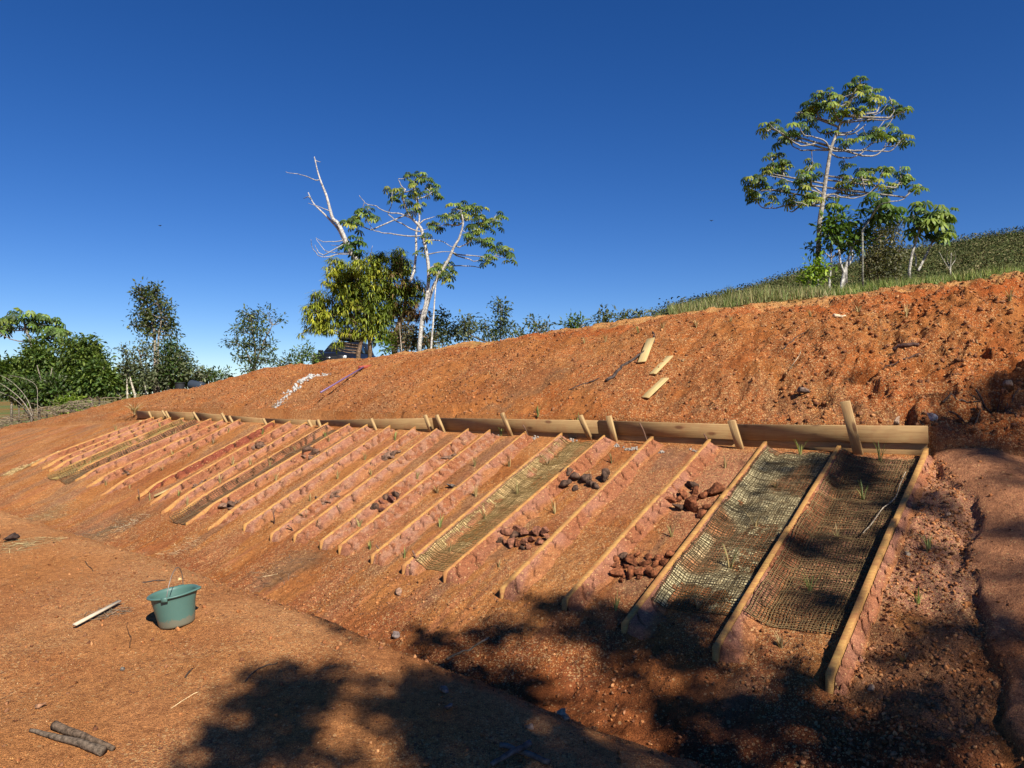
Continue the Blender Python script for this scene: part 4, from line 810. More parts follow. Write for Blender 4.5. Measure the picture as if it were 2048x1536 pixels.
def orient(dirs, up):
    """x axis along dirs, z near up"""
    X = dirs / (np.linalg.norm(dirs, axis=1)[:, None] + 1e-9); Zr = np.broadcast_to(up, X.shape); Yv = np.cross(Zr, X); Yv /= np.linalg.norm(Yv, axis=1)[:, None] + 1e-9
    return np.stack([X, Yv, np.cross(X, Yv)], -1)
def colmix(cols, n, r=None):
    r = r or rng; return np.array(cols)[rng.integers(0, len(cols), n)] * rng.uniform(.7, 1.3, (n, 1))
def smooth(P, k=5):
    P = np.asarray(P, float); q = np.linspace(0, len(P) - 1, (len(P) - 1) * k + 1); out_ = []
    for j in range(P.shape[1]):
        m = np.gradient(P[:, j]) if len(P) > 2 else np.full(2, P[1, j] - P[0, j]); i = np.minimum(q.astype(int), len(P) - 2); f = q - i
        out_.append((2 * f ** 3 - 3 * f ** 2 + 1) * P[i, j] + (f ** 3 - 2 * f ** 2 + f) * m[i] + (-2 * f ** 3 + 3 * f ** 2) * P[i + 1, j] + (f ** 3 - f ** 2) * m[i + 1])
    return np.stack(out_, 1)
def cecropia(name, label, cv, depth, trunks, branches, tips, r0, leaf_r, cols, bark, grp=None, spread=.9, tipn=6, sink=.25):
    """pale barked tree with umbrella leaves; cv turns sketch coordinates into picture pixels"""
    def P3(pts, d0, d1):
        pts = [cv(*p_) for p_ in pts]; return smooth([at(px, py, depth + d0 + (d1 - d0) * j / max(1, len(pts) - 1)) for j, (px, py) in enumerate(pts)])
    base = at(*cv(*trunks[0][0][0]), depth); e = empty(name, base); tag(e, label, 'tree', grp)
    g = G(); allp = []
    for pts, ra, rb, d0, d1 in trunks:
        P = P3(pts, d0, d1)
        if sink and pts is trunks[0][0]: P = np.vstack([P[0] - (0, 0, sink), P])
        R = np.linspace(ra, rb, len(P)); g.tube(P, R, 8, bark[0]); allp.append(P)
    g.mesh('trunk', M_bark, e, True, loc=base)
    for pts in branches:
        g = G(); q = rng.uniform(-spread, spread); P = P3(pts, 0, q); P += fbm(np.arange(len(P)) * .4, np.zeros(len(P)) + q, 1., 2, 4)[:, None] * .03
        # attach to nearest trunk point
        A = np.concatenate(allp[:len(trunks)]); nn = A[np.argmin(np.linalg.norm((A - P[0])[:, [0, 2]], axis=1))]; P = np.vstack([nn, P[1:]])
        g.tube(P, np.linspace(r0 * .36, r0 * .13, len(P)), 5, bark[1]); allp.append(P); g.mesh('branch', M_bark, e, True, loc=base)
    A = np.concatenate(allp); g = G(); gt = G(); tips = [t_ for t_ in tips if rng.random() > .16 or len(tips) < 25]
    for (tx, ty, *sz) in tips:
        m = sz[0] if sz else 1.0; px, py = cv(tx, ty); T0 = at(px, py, depth); D = np.linalg.norm((A - T0)[:, [0, 2]], axis=1) + .15 * np.abs(A[:, 1] - depth); nn = A[np.argmin(D)]
        T = at(px, py, nn[1] + rng.uniform(-.25, .25)); mid = (nn + T) / 2 - (0, 0, .12 * np.linalg.norm(T - nn)); gt.tube(smooth([nn, mid, T], 3), [r0 * .16] * 3 + [r0 * .1] * 4, 4, bark[1], False)
        k = rng.integers(tipn - 3, tipn + 1); a = rng.uniform(0, 6.28) + np.arange(k) * 6.28 / k + rng.normal(size=k) * .2; ln = leaf_r * m * rng.uniform(.4, 1.1, k)
        o = np.stack([np.cos(a) * ln, np.sin(a) * ln, rng.uniform(-.9, .9, k) * leaf_r * m], 1); Lc = T + o
        for j in range(k): gt.tube(np.array([T, Lc[j]]), leaf_r * .025, 3, (.2, .25, .08), False)
        dirs = np.stack([np.cos(a), np.sin(a), rng.uniform(-.9, -.1, k)], 1); upn = np.stack([np.cos(a) * .6, np.sin(a) * .6, np.ones(k)], 1)
        g.inst(PLV, PLF, Lc, orient(dirs, upn), leaf_r * m * rng.uniform(.6, 1.25, k), colmix(cols, k))
    cr = g.mesh('crown', M_leaf, e, loc=base); gt.mesh('twigs', M_bark, cr, loc=(0, 0, 0)).matrix_parent_inverse = Matrix.Identity(4)
    cr.children[0].location = -Vector(base); 
    return e
z4 = lambda x, y: (1450 + x / 3.2, 130 + y / 3.2)
z3 = lambda x, y: (512 + x / 3.64, 300 + y / 3.64)
z1 = lambda x, y: (x / 4, 540 + y / 4)
CG = [(.11, .18, .035), (.075, .125, .03), (.19, .25, .045), (.05, .085, .025), (.27, .29, .05)]
PB = [(.30, .275, .235), (.27, .25, .22)]
big_br = [[(628, 850), (540, 900), (490, 885), (440, 868)], [(622, 880), (520, 898), (400, 900), (310, 918), (240, 908), (200, 870)], [(634, 830), (560, 780), (460, 760), (380, 730), (300, 710), (250, 700)], [(634, 830), (540, 800), (420, 800), (330, 800), (250, 800)],
 [(625, 860), (680, 830), (760, 850), (840, 850), (920, 820), (980, 760)], [(634, 840), (720, 820), (800, 830), (900, 830), (1000, 800), (1080, 800)], [(628, 850), (760, 845), (900, 830), (980, 850), (1060, 870), (1140, 860), (1180, 810)],
 [(675, 545), (620, 545), (540, 545), (480, 545), (430, 510), (410, 470)], [(675, 545), (640, 490), (560, 460), (500, 440), (470, 380)], [(680, 520), (600, 500), (530, 515), (470, 510), (420, 480), (360, 440), (300, 400), (280, 370)],
 [(680, 540), (780, 545), (860, 550), (920, 520), (960, 480)], [(678, 550), (800, 550), (900, 550), (980, 550), (1060, 550), (1110, 500), (1140, 470)], [(675, 570), (740, 595), (820, 590), (880, 560), (920, 510)], [(860, 585), (960, 580), (1010, 540), (1030, 500)],
 [(740, 370), (800, 355), (880, 340), (960, 320), (1010, 290)], [(740, 365), (850, 362), (940, 350), (1040, 350), (1100, 320), (1150, 300)], [(738, 360), (660, 355), (600, 350), (550, 330)], [(740, 370), (700, 300), (680, 240), (670, 180)], [(742, 360), (770, 300), (800, 220), (840, 150)],
 [(720, 420), (640, 440), (590, 420), (560, 380)], [(715, 440), (800, 430), (850, 390), (870, 350)], [(710, 450), (820, 440), (880, 400), (900, 380)], [(500, 885), (430, 940), (410, 930)], [(920, 830), (960, 790), (1000, 740)], [(1040, 350), (1080, 300), (1065, 240), (1050, 205)], [(960, 320), (985, 260), (960, 190)], [(800, 220), (890, 180), (940, 145)], [(840, 150), (860, 120), (870, 100)], [(300, 400), (270, 425), (258, 410)], [(410, 470), (380, 450), (350, 430)], [(600, 350), (590, 290), (580, 230)], [(550, 330), (500, 310), (450, 305)], [(300, 710), (312, 650), (300, 600)], [(380, 730), (365, 660), (370, 600)], [(900, 830), (880, 740), (860, 660)], [(980, 760), (1005, 700), (1040, 665)], [(1080, 800), (1120, 740), (1120, 650)], [(1140, 860), (1200, 800), (1235, 770)], [(560, 780), (550, 720), (560, 620)], [(250, 800), (220, 760), (180, 740)]]
big_tip = [(800, 110), (850, 100), (900, 120), (950, 150), (980, 190), (1000, 230), (930, 200), (880, 170), (820, 160), (840, 210), (900, 240), (960, 260), (780, 200), (1050, 210), (1040, 250), (1080, 280), (1110, 300), (1150, 290), (1170, 315), (640, 170), (680, 165), (700, 200), (660, 210), (600, 200), (570, 230), (620, 240), (690, 250),
 (650, 280), (590, 280), (540, 270), (500, 280), (460, 300), (410, 320), (470, 340), (530, 320), (560, 370), (420, 370), (430, 410), (500, 400), (740, 250), (790, 260), (860, 280), (920, 300), (700, 330), (740, 330), (270, 360), (310, 370), (260, 410), (350, 430), (370, 460), (400, 460), (440, 450), (420, 510), (350, 490),
 (900, 400), (940, 420), (980, 450), (1000, 420), (1040, 400), (1080, 430), (1060, 480), (1130, 470), (1160, 480), (1150, 510), (910, 450), (960, 460), (640, 390), (680, 400), (860, 460), (770, 480), (290, 600), (340, 590), (380, 600), (300, 650), (350, 640), (390, 640), (360, 690), (270, 670), (210, 720), (160, 750), (200, 760), (240, 740),
 (170, 830), (210, 820), (240, 860), (290, 810), (310, 860), (370, 760), (400, 750), (380, 790), (560, 620), (600, 640), (530, 660), (590, 690), (490, 700), (550, 720), (490, 750), (520, 790), (550, 820), (580, 840), (430, 860), (450, 880), (410, 880), (520, 860), (780, 640), (830, 650), (870, 670), (920, 670), (950, 700), (1000, 670), (1040, 670),
 (1100, 640), (1140, 670), (1060, 700), (1020, 720), (1100, 740), (1150, 740), (1200, 760), (1240, 780), (1180, 720), (760, 720), (800, 740), (750, 770), (800, 790), (840, 740), (980, 760), (1030, 760), (1060, 790), (900, 720), (700, 740), (690, 650), (710, 890), (680, 860), (160, 790), (190, 860)]
cecropia('umbrella_tree', 'tall pale trunked tree with tiered umbrella leaves on the right crest', z4, 15., [([(578, 1470), (592, 1300), (602, 1100), (607, 1000), (625, 880), (640, 760), (660, 640), (677, 545), (710, 450), (740, 370), (755, 330)], .066, .022, 0, 0)], big_br, big_tip, .058, .125, CG, PB)
mid_br = [[(1190, 600), (1100, 560), (1000, 500), (960, 460), (990, 400), (990, 290)], [(1150, 500), (1050, 465), (960, 455), (880, 410), (800, 390), (750, 330)], [(1200, 625), (1080, 625), (980, 610), (900, 595), (850, 580), (810, 510)], [(860, 585), (780, 560), (730, 530)], [(1085, 290), (1050, 250), (1035, 210)], [(1075, 310), (1140, 290), (1170, 250)],
 [(1160, 360), (1230, 340), (1290, 300)], [(1195, 520), (1300, 485)], [(1240, 660), (1330, 660), (1440, 710)], [(1250, 760), (1330, 745), (1430, 740)], [(1445, 755), (1560, 770), (1680, 780), (1740, 770)], [(1440, 765), (1530, 790), (1600, 810), (1660, 780)], [(1250, 850), (1440, 845), (1550, 845), (1630, 855), (1690, 820)], [(1460, 715), (1540, 680), (1580, 640)], [(1500, 550), (1380, 545), (1340, 560)], [(1510, 520), (1600, 500), (1700, 515)], [(1505, 540), (1490, 440)]]
mid_tip = [(1110, 190), (1150, 200), (1190, 180), (1230, 200), (1250, 220), (1100, 230), (1150, 250), (1200, 240), (1270, 260), (1300, 280), (1320, 310), (1230, 290), (1150, 290), (1100, 370), (1150, 360), (1190, 390), (1140, 420, 1.2), (1000, 340), (1030, 300), (960, 290), (670, 490), (720, 470), (760, 450), (700, 520), (660, 530), (820, 450), (850, 490), (820, 500),
 (740, 510), (720, 550), (1440, 410), (1490, 390), (1550, 420), (1600, 410), (1640, 440), (1590, 460), (1530, 470), (1480, 450), (1430, 470), (1400, 500), (1370, 490), (1340, 530), (1300, 540), (1270, 555), (1330, 580), (1460, 510), (1550, 520), (1620, 500), (1660, 490), (1700, 500), (1750, 470), (1780, 480), (1770, 540), (1700, 560), (1640, 560), (1580, 580),
 (1550, 600), (1560, 630), (1620, 620), (1680, 640), (1700, 660), (1640, 670), (1590, 560), (1740, 720), (1790, 710), (1830, 740), (1850, 770), (1720, 770), (1660, 790), (1690, 810), (1780, 750), (1300, 850), (1340, 830), (1380, 870), (1290, 900), (1350, 930), (1390, 950), (1330, 780), (1410, 830), (1200, 740), (1240, 640), (1420, 890)]
cecropia('umbrella_tree', 'forked pale trunked tree with umbrella leaves beside the mango, centre left', z3, 20., [([(1190, 1430), (1210, 1230), (1240, 1100), (1258, 900), (1240, 740), (1215, 620), (1195, 560), (1120, 480), (1085, 400), (1068, 330), (1088, 285)], .062, .022, 0, 0), ([(1215, 1240), (1270, 1050), (1330, 920), (1400, 800), (1440, 710), (1480, 640), (1507, 540), (1500, 470)], .056, .02, 0, -.4),
 ([(1120, 960), (1150, 880), (1165, 740), (1167, 600), (1190, 500), (1175, 400), (1163, 320)], .042, .015, .5, .8)], mid_br, mid_tip, .058, .15, CG, [(.44, .42, .385), (.34, .32, .29)])
dead = [([(735, 800), (690, 740), (650, 650), (600, 540), (560, 500), (538, 430), (512, 330), (480, 250), (450, 160), (425, 50)], .085, .014, 0, 0), ([(648, 680), (600, 580), (540, 510), (480, 450), (420, 390), (380, 310)], .045, .014, 0, .4)]
cecropia('dead_tree', 'bare bleached dead tree leaning left out of the mango', z3, 22.5, dead, [[(460, 225), (370, 195), (300, 175), (215, 158)], [(535, 440), (460, 415), (375, 388)], [(385, 335), (345, 355)], [(430, 80), (470, 88)], [(660, 715), (600, 700), (540, 690)], [(630, 660), (560, 668), (480, 665), (435, 640)], [(680, 750), (580, 750), (500, 730), (465, 690), (440, 640)],
 [(690, 755), (600, 760), (500, 780), (440, 750), (405, 700), (400, 650)], [(500, 775), (450, 740), (430, 690)], [(800, 830), (830, 770), (845, 700)]], [(700, 690), (740, 680), (650, 690), (740, 720), (700, 730), (745, 650)], .05, .2, [(.06, .11, .02)], [(.42, .405, .375), (.36, .345, .32)], sink=1.8)
cecropia('umbrella_tree', 'slim umbrella leaved tree at the far left edge above the bushes', z1, 26., [([(260, 700), (245, 560), (215, 500), (200, 440), (180, 390)], .06, .03, 0, 0)], [[(240, 560), (150, 570), (60, 545), (0, 500)], [(200, 480), (120, 485), (40, 470)], [(200, 475), (130, 465), (60, 455)], [(250, 560), (310, 550), (380, 545), (420, 540)], [(205, 450), (260, 440), (330, 440), (400, 450)], [(235, 540), (220, 490)]],
 [(60, 350), (110, 350), (160, 330), (210, 330), (240, 350), (90, 390), (140, 390), (190, 400), (60, 420), (120, 430), (230, 420), (270, 440), (310, 390), (350, 390), (310, 430), (350, 440), (390, 420), (430, 410), (450, 430), (400, 470), (440, 470), (470, 500), (400, 520), (370, 550), (440, 530), (480, 545), (510, 510), (20, 410), (0, 440), (40, 480), (10, 470), (360, 510)], .08, .25, CG[:4], [(.2, .19, .16), (.22, .2, .18)], sink=2.5)
cecropia('umbrella_sapling', 'slender umbrella leaved sapling right of the grey bush on the right crest', z4, 17., [([(1180, 1310), (1195, 1220), (1215, 1150), (1245, 1050), (1255, 1000)], .035, .02, 0, 0), ([(1235, 1320), (1270, 1250), (1305, 1180), (1340, 1110), (1375, 1060)], .03, .02, .3, .5), ([(1220, 1290), (1222, 1240), (1210, 1200)], .02, .012, .3, .3)], [[(1250, 1030), (1300, 980), (1370, 960)], [(1245, 1040), (1210, 990), (1200, 960)]],
 [(1230, 940, 1.2), (1280, 930, 1.2), (1330, 950, 1.2), (1380, 930, 1.2), (1420, 960), (1200, 970), (1240, 990, 1.3), (1300, 980, 1.2), (1360, 980, 1.2), (1240, 1030, 1.2), (1410, 990), (1350, 1060), (1390, 1050), (1430, 1070), (1380, 1100), (1330, 1090)], .07, .19, CG[:4], [(.36, .34, .3), (.25, .23, .2)])

def leafy(name, label, cv, depth, lumps, leaf, n, cols, trunks, tr=.04, bark=(.3, .27, .22), cat='tree', grp=None, tmpl='leaf', sub=.32, sink=.6, clumpn=16, fill=.75):
    """tree or shrub: lumps are ellipses of the crown, each a cloud of leaf sprays carried by limbs"""
    k = abs(cv(1, 0)[0] - cv(0, 0)[0]); base = at(*cv(*trunks[0][0]), depth); e = empty(name, base); tag(e, label, cat, grp); g = G(); A = []
    for j, pts in enumerate(trunks):
        P = smooth([at(*cv(*p_), depth + (.0 if j == 0 else rng.uniform(-.3, .3)) * q / len(pts)) for q, p_ in enumerate(pts)])
        P = np.vstack([P[0] - (0, 0, sink), P]); g.tube(P, np.linspace(tr * (1 if j == 0 else .75), tr * .3, len(P)), 6, bark); A.append(P)
    A = np.concatenate(A); area = sum(l[2] * l[3] for l in lumps); gl = G()
    for (cx, cy, rx, ry, *cc) in lumps:
        C0 = at(*cv(cx, cy), depth + rng.uniform(-.2, .2) * rx * k * depth / F); rX, rZ = rx * k * depth / F, ry * k * depth / F; rY = (rX + rZ) / 2; m = max(2, int(n * rx * ry / area / clumpn))
        d = rng.normal(size=(m, 3)); d /= np.linalg.norm(d, axis=1)[:, None]; q = rng.random(m)[:, None] ** (1 / 3. if fill > .5 else .2); cen = C0 + d * q * np.array([rX, rY, rZ]) * rng.uniform(.8, 1.08, (m, 1))
        for c_ in cen[:: max(1, m // 14)]:
            nn = A[np.argmin(np.linalg.norm(A - c_, axis=1) + (A[:, 2] > c_[2]) * .5)]; g.tube(smooth([nn, (nn * .45 + c_ * .55) - (0, 0, .05), c_], 2), [tr * .22, tr * .18, tr * .14, tr * .1, tr * .06], 3, bark, False)
        cl = cc[0] if cc else cols
        tint = rng.uniform(.72, 1.25, (m, 1)) * np.array(cl)[rng.integers(0, len(cl), m)]
        if tmpl == 'mango':
            kk = clumpn; a = rng.uniform(0, 6.28, (m, kk)); dr = np.stack([np.cos(a), np.sin(a), rng.uniform(-.9, .35, (m, kk))], -1).reshape(-1, 3); cp = np.repeat(cen, kk, 0) + dr * leaf * .12
            gl.inst(ML, MLf, cp, orient(dr, np.array([0, 0, 1.])), leaf * rng.uniform(.7, 1.15, len(cp)), np.repeat(tint, kk, 0) * rng.uniform(.75, 1.25, (m * kk, 1)))
        else:
            kk = clumpn; off = rng.normal(size=(m * kk, 3)) * leaf * sub * 2.1; cp = np.repeat(cen, kk, 0) + off; dr = off / (np.linalg.norm(off, axis=1)[:, None] + 1e-6) + rng.normal(size=off.shape) * .6 + (0, 0, -.15)
            gl.inst(LT, LTf, cp, orient(dr, rng.normal(size=dr.shape) * .5 + (0, 0, 1.)), leaf * rng.uniform(.6, 1.25, len(cp)), np.repeat(tint, kk, 0) * rng.uniform(.75, 1.25, (m * kk, 1)))
    g.mesh('trunk', M_bark, e, True, loc=base); gl.mesh('crown', M_leaf, e, loc=base); return e
MY = [(.30, .33, .03), (.23, .27, .028), (.40, .39, .045)]; MG = [(.17, .22, .03), (.24, .28, .035), (.12, .16, .025)]; MBr = [(.26, .10, .03), (.2, .13, .05)]
leafy('mango_tree', 'dense mango tree with drooping yellow green leaves over the dark car', z3, 21.5,
 [(570, 830, 75, 50, MY), (760, 860, 150, 85, MY + MG), (880, 770, 60, 45, MG), (1030, 745, 55, 45, MG), (950, 840, 130, 85, MG + MY), (1080, 840, 75, 60, MG), (570, 940, 100, 70, MY), (690, 980, 130, 110, MY + MG), (850, 970, 160, 120, MG + MY), (1030, 960, 120, 110, MG + MBr[1:]), (470, 1080, 85, 60, MY + MG), (430, 1180, 90, 80, MY), (425, 1270, 80, 55, MY), (540, 1220, 90, 80, MY),
  (720, 1150, 130, 100, MY + MG), (900, 1130, 140, 120, MG), (1050, 1090, 110, 120, MG + MBr[1:]), (760, 1320, 80, 50, MY), (870, 1340, 80, 60, MY), (950, 1300, 90, 80, MG), (310, 1345, 24, 18, MY), (590, 1410, 30, 40, MY), (1170, 1010, 75, 90, MG + MBr[1:]), (1150, 1170, 55, 70, MBr), (1000, 1390, 60, 60, MG), (930, 1180, 90, 90, MG), (640, 1080, 120, 80, MG + MY), (820, 1240, 100, 60, MG + MY), (1240, 1190, 25, 60, MBr), (680, 1230, 60, 60, MG), (640, 1310, 60, 40, MY), (520, 1300, 60, 35, MY + MG)],
 .21, 20000, MG, [[(1010, 1430), (1030, 1300), (1055, 1200), (950, 1080), (850, 950)], [(745, 1480), (770, 1380), (800, 1250), (760, 1100), (700, 980)], [(830, 1440), (830, 1330), (850, 1200), (900, 1000)], [(1050, 1250), (1090, 1100), (1060, 900)], [(850, 1290), (650, 1200), (500, 1180)]], .10, (.17, .11, .07), tmpl='mango', clumpn=12, fill=.3)
DG = [(.045, .085, .02), (.07, .12, .025), (.10, .155, .03), (.15, .20, .04)]; GGc = [(.11, .13, .065), (.09, .11, .05), (.16, .18, .09)]; LG = [(.10, .15, .03), (.14, .19, .04)]
zi = lambda x, y: (x, y)
leafy('tree', 'tall slim dark tree with twin stems left of centre', z1, 27., [(1110, 160, 45, 45), (1060, 190, 25, 12), (1230, 150, 50, 30), (1180, 200, 80, 60), (1150, 260, 60, 40), (1250, 260, 60, 50), (1340, 290, 45, 40), (1130, 340, 60, 40), (1240, 360, 100, 60), (1340, 390, 55, 55), (1070, 430, 45, 30), (1180, 440, 80, 50), (1290, 450, 90, 45), (1380, 470, 35, 50), (1200, 500, 70, 30), (1110, 555, 22, 14), (1400, 530, 25, 30)],   .15, 2700, [(.07, .09, .03), (.13, .15, .04), (.045, .065, .02)], [[(1240, 960), (1240, 700), (1235, 520), (1200, 350), (1120, 150)], [(1272, 960), (1265, 700), (1270, 520), (1290, 380), (1250, 200)]], .07, (.34, .28, .22), clumpn=10)
leafy('bush', 'greyish green bush right of the tall slim tree', z1, 26., [(1360, 620, 90, 70), (1330, 720, 90, 90), (1430, 700, 80, 80), (1400, 820, 110, 90), (1300, 850, 70, 80), (1490, 780, 60, 60)], .15, 2900, GGc + DG[:2], [[(1350, 980), (1350, 800), (1370, 650)], [(1400, 980), (1430, 800), (1440, 690)]], .04, (.3, .28, .24), 'bush', clumpn=10)
leafy('bush', 'thin grey bush left of the tall slim tree', z1, 25., [(1010, 640, 50, 30), (1110, 640, 25, 25), (1010, 750, 70, 40), (980, 830, 60, 60), (1090, 760, 60, 50), (1180, 870, 70, 60), (1160, 800, 50, 40), (1190, 640, 40, 60)], .14, 1500, GGc, [[(1080, 1000), (1050, 900), (1020, 780), (1000, 650)], [(960, 1010), (910, 930), (890, 800), (870, 740)], [(1018, 990), (1018, 850), (1050, 760)], [(1170, 980), (1150, 850), (1110, 640)]], .045, (.42, .38, .3), 'bush', clumpn=9)
for j, (lumps, lab, cl) in enumerate([([(130, 780, 130, 60), (60, 820, 100, 70), (150, 900, 150, 80), (30, 900, 60, 80)], 'dense dark green bush at the left edge, lowest of the thicket', DG), ([(280, 620, 60, 50), (300, 700, 120, 60), (380, 780, 150, 80), (300, 880, 140, 90)], 'dense bush in the left thicket under the umbrella leaves', DG + LG[:1]),
   ([(560, 600, 80, 45), (690, 620, 100, 70), (620, 700, 140, 90), (720, 760, 120, 90), (600, 840, 160, 110), (770, 700, 90, 60)], 'tallest bright green bush of the left thicket', DG + LG), ([(800, 830, 90, 90), (720, 900, 130, 90), (850, 910, 70, 80), (560, 930, 140, 80)], 'dark bush at the right end of the left thicket', DG), ([(200, 960, 160, 70), (420, 950, 150, 70), (330, 1010, 120, 40)], 'low dark scrub at the foot of the left thicket', DG[:3] + GGc[:1])]):
    cx = sum(l[0] for l in lumps) / len(lumps); leafy('bush', lab, z1, 25.5 - j * .4, lumps, .17, 5200, cl, [[(cx, 1080), (cx + 10, 900), (cx - 20, 760)], [(cx + 60, 1080), (cx + 80, 900), (cx + 100, 780)]], .04, (.25, .22, .17), 'bush', clumpn=11)
leafy('bush', 'low dark scrub under the tall slim tree, along the soil edge', z1, 27.5, [(960, 930, 120, 60), (1080, 900, 110, 70), (1220, 910, 120, 60), (1350, 900, 110, 60), (1000, 860, 70, 40), (880, 960, 80, 60), (1480, 880, 90, 40), (1600, 860, 90, 30), (1690, 850, 60, 20)], .16, 5200, DG + GGc, [[(1080, 1000), (1060, 880)], [(1300, 990), (1310, 870)], [(900, 1010), (920, 900)]], .03, (.25, .22, .17), 'bush', clumpn=10)
leafy('shrub', 'fresh yellow green shrub at the edge of the soil, far left', z1, 22., [(560, 1070, 100, 35), (620, 1110, 60, 25), (500, 1110, 60, 25)], .13, 1500, [(.12, .2, .02), (.18, .24, .03)], [[(560, 1150), (560, 1090)]], .015, (.2, .2, .1), 'shrub', clumpn=9, sink=.3)
leafy('tree', 'feathery spreading tree standing alone left of the mango', zi, 25., [(490, 625, 12, 10), (507, 638, 26, 12), (530, 622, 18, 6), (552, 640, 14, 5), (485, 660, 22, 12), (515, 660, 30, 12), (465, 685, 14, 7), (495, 685, 26, 12), (530, 690, 26, 12), (485, 712, 20, 10), (520, 715, 28, 12), (505, 735, 26, 8), (545, 718, 14, 6)], .13, 2200, [(.05, .085, .03), (.08, .115, .035), (.12, .15, .04)], [[(508, 742), (510, 700), (505, 660), (500, 630)], [(508, 735), (525, 690), (545, 650)], [(506, 735), (490, 700), (472, 685)]], .05, (.22, .2, .16), clumpn=9)
for (lp, lab, cl, dp) in [([(600, 712, 22, 12), (615, 702, 18, 10), (590, 725, 16, 10), (630, 715, 14, 10)], 'small round bush left of the dark car', DG + LG[:1], 28), ([(572, 725, 16, 6), (560, 730, 16, 5)], 'low bush between the lone tree and the car', GGc, 28), ([(400, 745, 14, 8), (390, 735, 10, 6), (415, 752, 10, 6)], 'small bush above the black drum', GGc, 27), ([(440, 752, 18, 8), (455, 748, 12, 6), (425, 748, 10, 5)], 'sparse low bush right of the black drum', DG, 27),
    ([(885, 650, 26, 18), (870, 670, 24, 18), (900, 672, 30, 16), (880, 630, 18, 10), (915, 655, 14, 10)], 'grey green bush right of the forked tree', GGc + DG[:1], 22), ([(935, 672, 14, 14), (945, 655, 10, 10)], 'small bush behind the fallen branch', GGc, 22),
    ([(1000, 610, 18, 12), (1008, 628, 16, 14), (998, 645, 18, 12), (1010, 662, 26, 14), (965, 660, 16, 12), (985, 675, 24, 10), (968, 645, 10, 8)], 'upright small leaved tree just right of the fallen branch', [(.06, .085, .035), (.09, .12, .04)], 22), ([(1045, 670, 20, 8), (1070, 650, 14, 10), (1085, 660, 18, 8), (1065, 640, 8, 5), (1095, 648, 7, 6)], 'low wide bush on the crest, left of the middle one', GGc + DG[1:2], 20),
    ([(1145, 650, 22, 8), (1155, 640, 12, 6), (1168, 648, 10, 6)], 'small dark bush on the crest above the upper planks', DG, 19), ([(1205, 640, 14, 9), (1215, 628, 8, 6), (1195, 645, 10, 5)], 'tuft like bush on the crest, second left of the hill', GGc, 19), ([(1240, 637, 20, 6), (1255, 640, 10, 5)], 'low grey bush on the crest beside the tuft like one', GGc, 19), ([(1275, 634, 10, 5)], 'tiny bush on the crest nearest to the hill foot', GGc, 19)]:
    cx = lp[0][0]; cy = max(l[1] + l[3] for l in lp); leafy('bush', lab, zi, dp, lp, .12 if dp < 24 else .14, int(65 * sum(l[2] * l[3] for l in lp) / 100) + 120, cl, [[(cx, cy + 6), (cx + 2, lp[0][1])], [(cx + 3, cy + 6), (lp[-1][0], lp[-1][1])]], .025, (.3, .27, .22), 'bush', clumpn=8)
leafy('forked_tree', 'small white stemmed forked tree with glossy leaves beside the tall tree', z4, 14.5, [(720, 960, 50, 30), (700, 1020, 70, 50), (680, 1090, 60, 40), (760, 1010, 50, 50), (760, 1090, 60, 50), (790, 1140, 60, 30), (840, 1080, 50, 40), (880, 1060, 50, 40), (850, 1140, 60, 40), (910, 1100, 30, 30), (650, 1050, 40, 30), (880, 1000, 25, 15)], .135, 950, [(.07, .13, .02), (.10, .17, .025), (.05, .09, .02)], [[(738, 1465), (750, 1390), (765, 1320), (790, 1240), (820, 1160), (880, 1050), (925, 990)], [(760, 1330), (740, 1270), (728, 1180), (725, 1100)], [(775, 1300), (815, 1230), (800, 1160)]], .038, (.46, .44, .4), clumpn=8, sink=.3)
cecropia('umbrella_sapling', 'umbrella sapling hanging big dark leaves over the grey bush', z4, 14.2, [([(880, 1060), (920, 1000), (960, 930)], .02, .012, 0, 0)], [[(925, 990), (990, 900), (1050, 880)]], [(930, 870, 1.2), (990, 860, 1.2), (1050, 890, 1.3), (940, 930, 1.5), (990, 960, 1.5), (1080, 930, 1.2), (1100, 965, 1.1), (1010, 930, 1.4)], .06, .135, [(.06, .11, .02), (.09, .15, .03)], [(.3, .3, .25), (.3, .3, .25)], sink=1.2)
leafy('sapling', 'thin bare stemmed sapling between the tall and the forked tree', z4, 14.6, [(680, 1130, 14, 10), (620, 1195, 10, 6), (740, 1185, 10, 6)], .1, 60, [(.07, .1, .03)], [[(664, 1460), (672, 1350), (680, 1240), (678, 1110)], [(680, 1240), (650, 1210), (620, 1195)], [(680, 1240), (710, 1210), (760, 1180)]], .028, (.42, .4, .36), 'sapling', clumpn=5, sink=.3)
leafy('sapling', 'bright green leafy sapling in front of the tall pale trunk', z4, 13.6, [(600, 1280, 40, 30), (560, 1320, 50, 25), (620, 1330, 45, 20), (520, 1370, 40, 25), (580, 1360, 40, 25), (545, 1420, 30, 30)], .11, 520, [(.2, .3, .02), (.13, .22, .02), (.26, .34, .03)], [[(560, 1470), (575, 1380), (600, 1270)], [(540, 1470), (540, 1400), (520, 1360)]], .015, (.3, .28, .18), 'sapling', clumpn=7, sink=.3)
leafy('sapling', 'small leaf sprig growing on the tall pale trunk', z4, 14.7, [(600, 1165, 22, 14), (560, 1175, 18, 8)], .11, 70, [(.05, .08, .02)], [[(600, 1190), (600, 1165)]], .012, (.2, .2, .15), 'sprig', clumpn=6, sink=.02)
